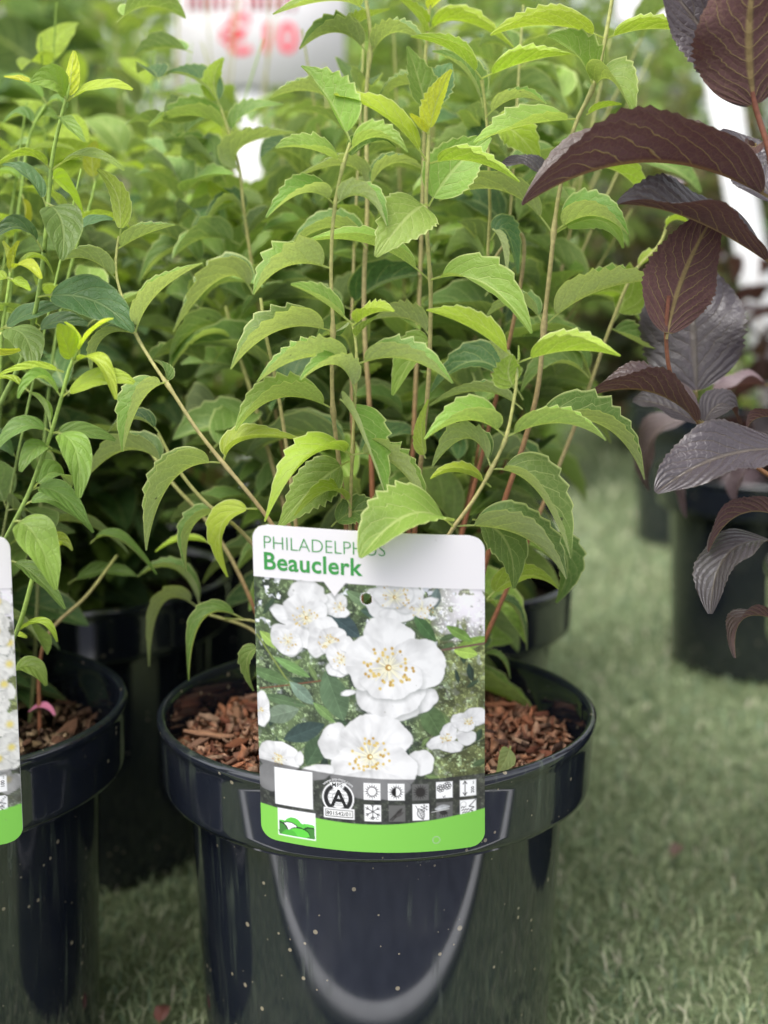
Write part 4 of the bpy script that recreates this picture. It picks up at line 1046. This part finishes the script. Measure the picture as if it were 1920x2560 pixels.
    ('F', 850, 430, 880, 270, 590, 330, 160, -40, 30, .71, 0, 'lime'), ('F', 840, 460, 960, 520, 1150, 620, 90, 30, 40, .70, 0, 'mid'), ('F', 970, 170, 1080, 90, 1180, 130, 60, 10, 40, .70, 0, 'lime'), ('C', 1125, 1190, 1180, 1140, 1260, 1170, 50, -10, 40, .70, 0, 'lime'),
    ('C', 590, 900, 850, 880, 1020, 1050, 130, -30, 35, .68, 0, 'lime'), ('C', 215, 640, 350, 690, 480, 850, 110, 50, 22, .69, 0, 'lime'), ('C', 720, 600, 800, 560, 900, 545, 40, -10, 40, .65, 0, 'lime'), ('C', 225, 1250, 300, 1200, 360, 1420, 80, 40, 20, .67, 0, 'blue'), ('C', 228, 1190, 275, 1260, 300, 1410, 30, -40, 40, .66, -.004, 'pale'),
]
for i, (c, nx, ny, mx, my, tx, ty, hw, roll, fold, Y, dY, colr) in enumerate(LEAVES):
    rs = random.Random(i)
    if abs(roll) < 50: hw *= .93
    if abs(roll) < 20: roll += 7
    V, F, UV = pixel_leaf(c, nx, ny, mx, my, tx, ty, hw, roll, fold, Y, dY, teeth=rs.choice([5, 6, 7, 8]), tooth=rs.uniform(.07, .15), curl=rs.uniform(-14, 8), wave=rs.uniform(.02, .05), seed=i, stalk=rs.uniform(.09, .14), shape=(.6, .85) if hw == 200 * .93 else (rs.uniform(.55, .68), rs.uniform(1.05, 1.3)), twist=rs.uniform(-14, 14))
    obj('leaf', mesh_np('leaf', V, F, MAT['leaf'], uv=UV), plant, tone(colr))
# the rest of the same shrub, further back in its crown
PAL_PH = [dim(LC['mid'], 1.15), dim(LC['mid'], .8), dim(LC['olive'], 1.15), LC['fresh'], LC['dark']]
shrub(plant, (POT[0], POT[1] + .05, .178), 10, .36, .15, VAR_PH, PAL_PH, .056, 31, nodes=10, lean=(0, .06), start=.05, young=LC['mid'], max_leaf=172, keep=lambda p: p[1] > .69 and clear(p))
shrub(plant, (POT[0], POT[1] + .07, .178), 20, .38, .17, VAR_PH, PAL_PH, .056, 32, nodes=11, separate=False, lean=(0, .07), start=.03, keep=lambda p: p[1] > .73 and clear_gap(p), stems=False)
V, F, UV = pixel_leaf('H', 210, 1380, 190, 1450, 140, 1530, 52, 60, 8, .630, -.012, teeth=3, tooth=.05, seed=5)
V[:, 2] += 0
tag(obj('fallen_leaf', mesh_np('fallen_leaf', V, F, MAT['leaf'], uv=UV), None, (.33, .42, .16, .5)), 'small pale green leaf fallen on the reddish bark chips', 'leaf')

# ------------------------------------------------------------------ the shrub with the 100 cm card
lplant = empty('mock_orange_shrub', (LPOT[0], LPOT[1], 0.172))
tag(lplant, 'bright green shrub with yellow young tips growing beside the 100 cm card', 'shrub')
GREEN_ST = ((0.20, 0.22, 0.08), (0.22, 0.32, 0.08), (0.30, 0.44, 0.08))
def lb(dx, dy): return base_at(dx, dy, LPOT, .172)
for pts, r0, r1, b, cols in [
    ([('D', -20, 900, .64), ('D', 120, 600, .63), ('D', 185, 360, .622), ('D', 200, 280, .62), ('D', 235, 0, .618), ('A', 230, 1300, .617), ('A', 255, 1000, .616), ('A', 270, 830, .615), ('A', 320, 600, .614), ('A', 372, 420, .614)], .0026, .0012, (.02, 0), GREEN_ST),
    ([('G', 30, 250, .59), ('G', 70, 170, .585), ('D', 80, 1452, .583), ('D', 150, 1310, .58), ('D', 200, 1180, .578), ('D', 265, 1000, .576), ('D', 315, 830, .575), ('D', 370, 640, .575), ('D', 420, 540, .575)], .0024, .0011, (.04, -.03), GREEN_ST),
    ([('D', 0, 700, .66), ('D', 10, 470, .66), ('D', 45, 250, .66), ('A', 55, 1410, .66)], .0022, .0012, (.0, 0), GREEN_ST),
    ([('A', 60, 1452, .74), ('A', 110, 1000, .74), ('A', 180, 640, .74), ('A', 240, 540, .74)], .0022, .0012, (.02, .05), GREEN_ST),
    ([('A', 420, 1200, .72), ('A', 470, 1050, .72), ('A', 497, 940, .72)], .0018, .001, (.05, .04), GREEN_ST),
    ([('G', 60, 900, .62), ('G', 110, 790, .62), ('G', 180, 560, .62), ('G', 240, 300, .62)], .0022, .0016, (.05, -.01), GREEN_ST),
    ([('G', 300, 820, .70), ('G', 540, 580, .70), ('G', 720, 340, .70)], .0018, .0012, (.06, .02), None)]:
    px_stem(lplant, pts, r0, r1, lb(*b), cols)
LL = [
    ('A', 242, 545, 140, 430, 15, 400, 32, 30, 30, .74, 0, 'fresh'), ('A', 244, 545, 300, 520, 345, 560, 30, 20, 35, .74, 0, 'mid'), ('A', 180, 655, 235, 600, 290, 620, 45, 30, 30, .74, 0, 'pale'), ('A', 178, 655, 110, 600, 20, 640, 50, 20, 30, .74, 0, 'mid'), ('A', 120, 960, 200, 900, 270, 960, 50, 10, 35, .74, 0, 'mid'), ('A', 115, 960, 40, 900, -40, 960, 50, 10, 35, .74, 0, 'fresh'), ('A', 110, 1010, 130, 1110, 100, 1190, 30, 30, 30, .73, 0, 'yellow'),
    ('A', 352, 525, 368, 390, 383, 263, 40, -48, 25, .614, -.003, 'yellow'), ('A', 338, 535, 285, 425, 162, 432, 75, 48, 16, .614, -.012, 'fresh'), ('A', 160, 430, 110, 418, 20, 400, 26, 20, 30, .62, 0, 'yellow'), ('A', 342, 535, 505, 455, 687, 468, 46, 24, 24, .614, -.012, 'lime'), ('A', 306, 605, 345, 640, 437, 737, 42, 40, 20, .612, -.012, 'fresh'),
    ('A', 262, 888, 150, 808, -5, 855, 38, 2, 45, .615, -.012, 'lime'), ('A', 268, 888, 450, 810, 642, 887, 42, 22, 30, .615, -.012, 'fresh'), ('A', 235, 1055, 318, 1150, 318, 1348, 98, 70, 12, .612, -.02, 'mid'), ('A', 215, 1305, 105, 1180, -35, 1235, 58, 34, 25, .615, -.012, 'dark'), ('A', 238, 1080, 150, 920, 12, 858, 48, 40, 25, .625, 0, 'blue'),
    ('A', 50, 1412, 45, 1330, 12, 1252, 20, -40, 20, .60, 0, 'yellow'), ('A', 55, 1412, 66, 1330, 100, 1250, 20, -40, 20, .60, 0, 'yellow'), ('A', 55, 1408, 130, 1376, 212, 1447, 38, 28, 25, .60, -.012, 'yellow'), ('A', 70, 1400, 190, 1335, 272, 1424, 34, 10, 30, .60, .006, 'lime'), ('D', 55, 205, -20, 200, -80, 240, 40, 30, 25, .60, 0, 'lime'), ('D', 55, 205, 90, 225, 155, 265, 34, 40, 25, .60, -.01, 'lime'),
    ('A', 496, 950, 478, 830, 500, 733, 42, -60, 15, .72, 0, 'yellow'), ('A', 260, 930, 330, 960, 430, 1110, 62, 30, 25, .65, .02, 'lime'), ('A', 390, 1220, 470, 1150, 585, 1140, 34, 30, 25, .63, 0, 'blue'),
    ('D', 198, 300, 470, 310, 692, 478, 112, 60, 12, .619, -.015, 'dark'), ('D', 5, 470, 150, 385, 318, 350, 58, 38, 25, .63, -.01, 'dark'), ('D', 180, 490, 300, 425, 455, 440, 52, 40, 20, .64, -.005, 'dark'), ('D', 5, 462, 125, 500, 172, 668, 82, 60, 14, .62, -.025, 'mid'),
    ('D', 380, 645, 340, 530, 298, 436, 62, 58, 18, .575, -.008, 'lime'), ('D', 405, 595, 392, 500, 332, 428, 24, 10, 40, .575, 0, 'yellow'), ('D', 395, 605, 475, 480, 587, 411, 30, 2, 40, .575, -.006, 'yellow'), ('D', 372, 655, 500, 625, 598, 828, 52, 32, 30, .575, -.014, 'lime'), ('D', 318, 825, 510, 715, 697, 742, 52, 48, 18, .575, -.01, 'lime'),
    ('D', 330, 690, 165, 662, -5, 707, 26, 38, 30, .58, -.006, 'lime'), ('D', 316, 825, 200, 715, 97, 822, 44, 28, 35, .575, -.012, 'fresh'), ('D', 258, 975, 222, 860, 150, 793, 38, 10, 40, .578, 0, 'fresh'), ('D', 150, 792, 60, 728, -10, 722, 28, 20, 35, .59, 0, 'lime'),
    ('D', 262, 1003, 120, 965, -15, 1085, 58, 38, 25, .576, -.01, 'mid'), ('D', 270, 1008, 430, 990, 598, 1040, 44, 50, 18, .58, .01, 'mid'), ('D', 272, 1005, 388, 1080, 408, 1338, 74, 64, 12, .576, -.018, 'fresh'), ('D', 265, 1085, 185, 1080, 106, 1202, 52, 50, 20, .577, -.012, 'mid'), ('D', 168, 1302, 300, 1310, 455, 1475, 62, 50, 18, .58, -.006, 'mid'), ('D', 168, 1302, 290, 1205, 352, 1335, 72, 26, 25, .59, .02, 'mid'),
    ('G', 85, 138, 215, 220, 342, 552, 122, 64, 12, .558, -.01, 'fresh'), ('G', 60, 380, 210, 460, 397, 672, 62, 42, 20, .59, -.008, 'mid'), ('G', 285, 335, 360, 250, 442, 312, 62, -38, 20, .63, 0, 'lime'), ('G', 92, 832, 240, 758, 347, 872, 48, 22, 25, .62, -.005, 'lime'), ('G', 55, 1085, 180, 1020, 282, 1142, 66, 48, 20, .63, -.006, 'fresh'), ('G', 148, 40, 350, 10, 572, 202, 62, 44, 20, .60, 0, 'mid'), ('G', 60, 840, 110, 835, 165, 850, 26, 30, 30, .625, 0, 'lime'),
    ('D', 10, 480, -10, 560, 105, 565, 24, 10, 35, .61, -.02, 'yellow'), ('G', 560, 270, 720, 240, 960, 460, 70, 20, 30, .69, 0, 'mid'), ('G', 420, 520, 620, 440, 840, 470, 80, 30, 25, .72, 0, 'mid'),
]
for i, (c, nx, ny, mx, my, tx, ty, hw, roll, fold, Y, dY, colr) in enumerate(LL):
    rs = random.Random(900 + i)
    V, F, UV = pixel_leaf(c, nx, ny, mx, my, tx, ty, hw, roll, fold, Y, dY, teeth=4, tooth=rs.uniform(.0, .03), curl=rs.uniform(-10, 6), wave=rs.uniform(.05, .12), seed=400 + i, stalk=rs.uniform(.1, .15), shape=(.62, 1.0))
    obj('leaf', mesh_np('leaf', V, F, MAT['leaf_smooth'], uv=UV), lplant, tone(colr))
PAL_SM = [dim(LC['mid'], .85), dim(LC['mid'], .6), LC['dark'], dim(LC['fresh'], .75), dim(LC['blue'], .8)]
shrub(lplant, (LPOT[0], LPOT[1] + .03, .172), 15, .32, .15, VAR_SM, PAL_SM, .048, 41, nodes=10, lean=(.0, .04), start=.1, young=LC['lime'], max_leaf=245, cols=GREEN_ST, keep=lambda p: p[1] > .635)

shrub(lplant, (LPOT[0], LPOT[1] + .06, .172), 18, .30, .17, VAR_SM, PAL_SM, .05, 42, nodes=10, separate=False, lean=(0, .06), start=.03, keep=lambda p: p[1] > .70 and clear(p), stems=False)
# ------------------------------------------------------------------ the purple-leaved shrub on the right
PPOT = (0.362, 0.80)
make_pot(*PPOT, 'black pot of the purple-leaved shrub, larger than the pots with cards', scale=1.25, H=.235)
wplant = empty('purple_leaved_shrub', (PPOT[0], PPOT[1], 0.21))
tag(wplant, 'purple-leaved shrub with large dark glossy leaves and pale veins', 'shrub')
PC = ((0.14, 0.05, 0.03), (0.26, 0.13, 0.05), (0.22, 0.08, 0.05))
def wb(dx, dy): return base_at(dx, dy, PPOT, .205)
for pts, r0, r1, b in [
    ([('P', 2010, 1200, .64), ('P', 1985, 800, .62), ('W', 1120, 1240, .605), ('W', 1081, 900, .60), ('W', 1010, 680, .60), ('W', 985, 560, .598)], .0034, .0018, (-.01, -.04)),
    ([('P', 2000, 1300, .66), ('F', 1700, 1250, .64), ('F', 1420, 1060, .635), ('F', 1310, 955, .63), ('F', 1160, 720, .62), ('F', 1130, 480, .615), ('F', 1145, 290, .612)], .0026, .0013, (-.02, -.03)),
    ([('P', 2030, 1200, .66), ('W', 1180, 1670, .63), ('W', 1120, 1640, .61)], .0024, .0018, (0, -.03)),
    ([('P', 1990, 1500, .66), ('F', 1760, 1095, .60)], .0024, .0016, (-.02, -.04)),
    ([('P', 1995, 1500, .66), ('H', 1720, 240, .61), ('H', 1720, 90, .61)], .0024, .0016, (-.03, -.04)),
    ([('P', 1990, 1640, .66), ('H', 1720, 680, .61)], .0022, .0016, (-.03, -.04))]:
    px_stem(wplant, pts, r0, r1, wb(*b), PC)
WL = [
    ('W', 1010, 690, 965, 250, 1010, -190, 300, -84, 8, .60, -.02, 'brown', {}), ('W', 1000, 690, 735, 265, 420, -140, 190, 62, 12, .612, .0, 'purple', {}), ('W', 1115, 1240, 350, 1000, -425, 1264, 330, -2, 55, .605, -.02, 'brown', dict(twist=22)), ('W', 1120, 1642, 610, 1350, 158, 1258, 250, 9, 44, .61, -.02, 'grey', {}),
    ('W', 465, 2085, 560, 1700, 770, 1290, 205, -72, 10, .613, .005, 'brown', {}), ('F', 1292, 820, 1268, 450, 1262, 90, 262, 80, 10, .68, .02, 'grey', {}), ('W', 1125, 1260, 985, 1040, 790, 800, 150, 62, 12, .63, .03, 'grey', {}), ('F', 1312, 965, 1050, 790, 733, 812, 155, 6, 48, .628, -.012, 'brown', dict(twist=50)),
    ('F', 1312, 965, 1120, 860, 958, 838, 95, 40, 25, .66, .01, 'grey', {}), ('F', 1315, 965, 1425, 850, 1515, 965, 85, 40, 25, .66, .01, 'grey', {}), ('F', 1765, 1085, 1400, 1130, 1080, 1312, 175, 52, 20, .60, -.025, 'grey', {}),
    ('H', 1725, 92, 1490, 90, 1328, 292, 115, -8, 44, .61, -.01, 'brown', {}), ('H', 1725, 242, 1440, 300, 1338, 638, 160, 38, 24, .608, -.02, 'grey', {}), ('H', 1725, 682, 1520, 670, 1480, 885, 85, 12, 42, .61, -.012, 'brown', dict(twist=30)), ('C', 570, 960, 420, 860, 278, 864, 55, 30, 30, .668, 0, 'purple', {}),
    ('F', 1270, 930, 1060, 1030, 1045, 1300, 110, 30, 25, .80, 0, 'mauve', {}), ('F', 1330, 1180, 1240, 1240, 1240, 1440, 70, 30, 25, .80, 0, 'mauve', {}), ('F', 1659, 1150, 1530, 1220, 1500, 1370, 80, 30, 25, .78, 0, 'mauve', {}), ('F', 1659, 760, 1500, 760, 1380, 860, 90, 20, 30, .76, 0, 'mauve', {}), ('W', 1010, 900, 965, 960, 1040, 1150, 50, -20, 30, .603, 0, 'purple', {}),
    ('W', 1060, 860, 985, 900, 960, 850, 28, -20, 30, .601, 0, 'purple', {}), ('F', 1760, 930, 1620, 920, 1555, 975, 60, -10, 40, .61, 0, 'brown', {}), ('C', 1240, 960, 1130, 960, 1040, 1040, 60, 20, 30, .80, 0, 'mauve', {}), ('W', 1081, 560, 1130, 300, 1250, 100, 150, 40, 20, .64, 0, 'purple', {})]
for i, (c, nx, ny, mx, my, tx, ty, hw, roll, fold, Y, dY, colr, kw) in enumerate(WL):
    rs = random.Random(500 + i)
    V, F, UV = pixel_leaf(c, nx, ny, mx, my, tx, ty, hw, roll, fold, Y, dY, teeth=18, tooth=.05, curl=rs.uniform(-12, 6), wave=rs.uniform(.12, .2), seed=700 + i, stalk=.05, shape=(.72, .92), stalk_r=.0014, NS=60, K=7, **kw)
    obj('leaf', mesh_np('leaf', V, F, MAT['leaf_purple'], uv=UV), wplant, jitter(LC[colr]))
shrub(wplant, (PPOT[0], PPOT[1] + .03, .205), 9, .42, .16, VAR_PU, [LC['purple'], LC['grey'], LC['brown']], .085, 61, nodes=6, lean=(.06, .08), start=.15, max_leaf=90, cols=PC, keep=lambda p: p[1] > .74 and p[0] / p[1] > .255)
mulch(*PPOT, 0.212, 0.120, 'bark chips in the larger pot of the purple-leaved shrub', 60, 200, BARK, 3)

# ------------------------------------------------------------------ rows of potted shrubs behind
def bg_shrub(x, y, label, plabel, var, pal, leaf, seed, n=12, h=.42, spread=.15, nodes=8, separate=True, young=None, pot=True, group='potted shrubs in the rows behind', name='potted_shrub', mx=280, scale=1.0, cols=None, lean=(0, 0), keep=None, dense=False):
    if pot: make_pot(x, y, plabel, 'black pots in the rows behind', scale=scale, H=.2 * scale)
    z = .172 * scale if pot else 0.0
    e = empty(name, (x, y, z)); tag(e, label, 'shrub', group)
    if pot:
        a = np.linspace(0, 2 * np.pi, 32, endpoint=False); rr = .0995 * scale
        V = [(x + rr * math.cos(t), y + rr * math.sin(t), z + .004) for t in a] + [(x, y, z + .012)]
        obj('soil', mesh_np('soil', V, None, MAT['soil'], tri=[(i, (i + 1) % 32, 32) for i in range(32)]), e)
    if dense: shrub(e, (x, y, z), n + 4, h, spread, var, pal, leaf, seed + 500, nodes=nodes + 1, separate=False, start=.03, lean=lean, keep=clear_gap, stems=False)
    shrub(e, (x, y, z), n, h, spread, var, pal, leaf, seed, nodes=nodes, separate=separate, young=young, max_leaf=mx, start=.04, cols=cols, lean=lean, keep=keep or (clear_gap if x < .2 else clear))
bg_shrub(.0235, .955, 'green shrub standing directly behind the Beauclerk shrub', 'black pot directly behind the Beauclerk pot', VAR_PH, PAL_PH, .06, 101, n=16, h=.42, spread=.17, nodes=10, young=LC['mid'], mx=295, dense=True)
bg_shrub(-.215, .95, 'shrub with yellow-green tips directly behind the shrub with the 100 cm card', 'black pot directly behind the pot with the 100 cm card', VAR_SM, PAL_SM, .06, 102, n=16, h=.38, spread=.18, nodes=10, young=LC['lime'], mx=298, cols=GREEN_ST, dense=True)
bg_shrub(-.46, .93, 'pale lime green shrub beside the shrub behind the 100 cm card', 'black pot of the pale lime green shrub', VAR_SM, [dim(LC['fresh'], .9), LC['mid'], LC['olive']], .05, 103, n=10, h=.38, young=dim(LC['lime'], .8), mx=120, cols=GREEN_ST)
bg_shrub(-.17, 1.22, 'olive green shrub just in front of the red-lettered sign', 'black pot of the olive green shrub before the red-lettered sign', VAR_PH, [dim(LC['olive'], 1.3), dim(LC['mid'], 1.2), LC['fresh']], .06, 104, n=12, h=.5, spread=.17, young=LC['lime'], mx=180)
bg_shrub(-.56, 1.22, 'lime green shrub just in front of the round-leaved shrub', 'black pot just in front of the round-leaved shrub', VAR_SM, [dim(LC['fresh'], .8), LC['mid'], LC['olive']], .055, 105, n=12, h=.46, spread=.17, young=dim(LC['lime'], .8), mx=180, cols=GREEN_ST)
bg_shrub(.05, 1.27, 'green shrub beside the grassy gap, two pots behind the Beauclerk pot', 'black pot beside the grassy gap, two pots behind the Beauclerk pot', VAR_PH, PAL_PH, .06, 106, n=10, h=.5, spread=.15, young=LC['lime'], mx=150)
bg_shrub(-.37, 1.48, 'shrub with large round dark green leaves standing left of the red-lettered sign', 'black pot of the round-leaved shrub', VAR_RD, [LC['mid'], LC['dark'], LC['mid']], .09, 107, n=13, h=.66, spread=.22, nodes=9, mx=230, cols=GREEN_ST)
# the far side of the grassy gap on the right
bg_shrub(.385, 1.40, 'low purple shrub in a black pot beyond the grassy gap', 'black pot of the low purple shrub beyond the grassy gap', VAR_PU, [LC['purple'], LC['mauve'], LC['grey']], .075, 108, n=8, h=.30, spread=.14, mx=70, nodes=5, cols=PC)
bg_shrub(.455, 2.0, 'small sparse green shrub in the far pot beyond the grassy gap', 'black pot farthest down the grassy gap', VAR_PH, PAL_PH, .06, 109, n=6, h=.22, spread=.12, mx=60, nodes=5)
bg_shrub(.70, 1.75, 'purple shrub beyond the leaning white stake', 'black pot beyond the leaning white stake', VAR_PU, [LC['brown'], LC['mauve'], LC['grey']], .08, 110, n=9, h=.34, spread=.16, mx=80, nodes=5, cols=PC)
DARKP = [LC['purple'], LC['brown'], (.16, .08, .05), LC['dark'], (.03, .035, .035)]
FARP = [LC['mid'], LC['fresh'], dim(LC['olive'], 1.3), LC['dark']]
k = 0
for (x, y, h, sp_, pal, n) in [(-1.05, 2.1, .95, .36, [dim(LC['fresh'], .8), LC['mid'], LC['mid'], LC['olive']], 26), (-.62, 2.3, .95, .36, FARP, 26), (-.18, 2.75, .95, .38, FARP, 26), (.20, 2.4, 1.0, .34, [LC['mid'], LC['fresh'], LC['blue']], 26),
                               (.55, 2.9, .78, .30, DARKP, 30), (.92, 3.0, .75, .34, DARKP, 30), (-1.5, 3.2, 1.4, .5, FARP, 28), (-.85, 3.4, 1.4, .5, [LC['lime'], LC['fresh'], LC['mid']], 28), (-.1, 3.7, 1.4, .5, FARP, 28), (.6, 3.9, 1.5, .5, FARP, 28), (1.3, 3.8, 1.4, .5, [LC['dark'], LC['mid'], LC['olive']], 28), (1.35, 2.6, .6, .3, DARKP, 14)]:
    e = empty('background_shrub', (x, y, 0)); tag(e, 'dark brownish shrub in the blurred planting at the back' if pal is DARKP else 'tall green shrub in the blurred planting at the back', 'shrub', 'blurred dark shrubs at the back' if pal is DARKP else 'blurred green shrubs at the back')
    shrub(e, (x, y, 0), n, h, sp_, VAR_FAR, pal, .085, 200 + k, nodes=22, separate=False, start=.12, stem_r=.003, young=LC['fresh'] if k % 2 == 0 and pal is not DARKP else None); k += 1
# a clipped hedge closes the view
def hedge():
    e = empty('hedge', (0, 5.4, 0)); tag(e, 'long green hedge closing off the planting at the back', 'hedge')
    r = np.random.RandomState(77); LV, LF, LU, LCc = [], [], [], []; nv = 0
    for i in range(9000):
        x = r.uniform(-5, 5); z = r.uniform(0.05, 2.3); y = 5.1 + 0.35 * r.rand() ** .5 * (1 if r.rand() < .8 else 2) + .12 * math.sin(x * 2.3 + z * 1.7)
        me, V, F, UV = VAR_FAR[r.randint(8)]
        A = frame(np.array([r.randn() * .7, -1 + r.randn() * .5, r.randn() * .6]), np.array([0, -.3, 1.0]) + r.randn(3) * .4) * r.uniform(.09, .16)
        LV.append(V @ A.T + np.array([x, y, z])); LF.append(F + nv); LU.append(UV); nv += len(V)
        LCc.append(np.repeat((np.array(FARP[r.randint(4)]) * r.uniform(.7, 1.2))[None], len(V), 0))
    tag(obj('foliage', mesh_np('foliage', np.concatenate(LV), np.concatenate(LF), MAT['leaf_far'], uv=np.concatenate(LU), col=np.concatenate(LCc)), e), kind='stuff')
    for i in range(14):
        x = -4.8 + i * .74
        V, F = tube(spline([(x, 5.5, 0), (x + .03, 5.52, 1.0), (x - .02, 5.5, 2.1)], 8), np.linspace(.03, .008, 8), 7)
        obj('trunk', mesh_np('trunk', V, F, MAT['stem'], col=np.repeat([STEM_LOW], len(V), 0)), e)
hedge()

# ------------------------------------------------------------------ signs and stakes
def px_plate(name, x0, y0, x1, y1, Y, th, mat, parent, lean=0.0):
    a = at(x0, y0, Y); b = at(x1, y1, Y)
    V, F = box(min(a[0], b[0]), max(a[0], b[0]), Y, Y + th, min(a[2], b[2]), max(a[2], b[2]), min(.002, th * .3))
    return obj(name, mesh_np(name, V, F, MAT[mat], False), parent)
def sign():
    Y = 2.15
    c = at(640, 110, Y)
    e = empty('price_sign', (c[0], Y, 0)); tag(e, 'white price sign on a white post with red lettering', 'sign')
    px_plate('board', 428, -150, 862, 214, Y, .006, 'sign', e)
    zb = at(620, 214, Y)[2]; xc = at(628, 300, Y + .02)[0]
    V, F = box(xc - .026, xc + .026, Y + .009, Y + .04, 0, zb + .004, .003); obj('post', mesh_np('post', V, F, MAT['post'], False), e)
    for (s, x, y, h) in (('€', 548, 132, 122), ('10', 640, 128, 98)):
        TV, TF = text_mesh(s, h * px_at(Y), 0.02)
        p = at(x, y, Y)
        me = bpy.data.meshes.new('lettering'); me.from_pydata([(p[0] + q[0], Y - .001, p[2] + q[1]) for q in TV], [], TF); me.materials.append(MAT['ink_red']); obj('lettering', me, e)
    # the line above it, cut by the picture's edge: only the feet of its red capitals show
    r = random.Random(3); x = 462
    while x < 735:
        wd = r.uniform(26, 40)
        for q in (0, .62) if r.random() < .7 else (0.25,):
            a = at(x + wd * q, -90, Y); b = at(x + wd * q + 13, 22, Y)
            V, F = box(a[0], b[0], Y - .0012, Y - .0004, b[2], a[2]); obj('lettering', mesh_np('lettering', V, F, MAT['ink_red'], False), e)
        x += wd + 8
    for o in e.children:                # the board leans back a little
        if o.name.startswith(('board', 'lettering')):
            for v in o.data.vertices:
                h = v.co.z - zb; dy = v.co.y - Y
                v.co.z = zb + h * math.cos(R(7)) + dy * 0; v.co.y = Y + dy + h * math.sin(R(7))
sign()
def side_sign():
    Y = 1.55
    a = at(1752, 120, Y); b = at(1905, 1000, Y)
    e = empty('tilted_sign', (b[0], Y, 0)); tag(e, 'white board on a leaning white stake behind the purple leaves', 'sign')
    d = (b - a) / (b[2] - a[2]); g = a + d * (0 - a[2]); t = a + d * .10
    w_ = .034
    V = []
    for p in (g, t):
        V += [(p[0], Y, p[2]), (p[0] + w_, Y, p[2]), (p[0] + w_, Y + .012, p[2]), (p[0], Y + .012, p[2])]
    F = [(0, 1, 5, 4), (1, 2, 6, 5), (2, 3, 7, 6), (3, 0, 4, 7), (4, 5, 6, 7), (3, 2, 1, 0)]
    obj('stake', mesh_np('stake', V, F, MAT['post'], False), e)
    x0, x1 = at(1536, 0, Y)[0], at(1860, 0, Y)[0]; z0 = at(1600, 62, Y)[2]; z1 = z0 + .13; r_ = .012
    ring = []
    for cx, cz, a0 in ((x1 - r_, z0 + r_, -90), (x1 - r_, z1 - r_, 0), (x0 + r_, z1 - r_, 90), (x0 + r_, z0 + r_, 180)):
        for k_ in range(6):
            t_ = R(a0 + k_ * 18); ring.append((cx + r_ * math.cos(t_), cz + r_ * math.sin(t_)))
    n = len(ring)
    V = [(x, Y - .006, z) for x, z in ring] + [(x, Y - .002, z) for x, z in ring]
    me = bpy.data.meshes.new('board'); me.from_pydata(V, [], [tuple(range(n)), tuple(range(2 * n - 1, n - 1, -1))] + [(i, i + n, (i + 1) % n + n, (i + 1) % n) for i in range(n)]); me.materials.append(MAT['sign'])
    obj('board', me, e)
side_sign()
# dead leaf scraps on the turf
def scrap(x, y, L, rz, c, label, seed):
    d = x - 960, y - 1280
    ray = C_F * FPX + C_R * d[0] - C_U * d[1]; p = CAM + ray * ((CAM[2] - .010) / -ray[2])     # where that pixel meets the turf
    A = np.array([math.cos(rz), math.sin(rz), 0]) * L
    V, F, UV = leaf_grid(p - A / 2, p + np.array([0, 0, .004]), p + A / 2 + np.array([0, 0, .003]), L * .24, np.array([0, 0, 1.0]), fold=25, teeth=4, tooth=.1, NS=16, K=3, seed=seed, wave=.2)
    tag(obj('fallen_leaf', mesh_np('fallen_leaf', V, F, MAT['leaf_purple'], uv=UV), None, (*c, .1)), label, 'leaf')
scrap(1692, 2135, .018, 1.0, (.20, .12, .09), 'small reddish dead leaf lying on the open turf', 1)
scrap(408, 2545, .016, 1.4, (.26, .10, .08), 'small red scrap of leaf on the turf beside the Beauclerk pot', 2)
# a pink petal on the dark bark
c = at(145, 1735, LPOT[1])
V, F, UV = leaf_grid((LPOT[0] + .055, LPOT[1] + .022, .187), (LPOT[0] + .063, LPOT[1] + .021, .191), (LPOT[0] + .069, LPOT[1] + .018, .187), .0020, np.array([0, -.3, 1.0]), fold=20, teeth=2, tooth=.1, NS=14, K=2, stalk=.05)
tag(obj('fallen_petal', mesh_np('fallen_petal', V, F, MAT['thread'], uv=UV)), 'crumpled pink petal lying on the dark bark chips', 'petal')
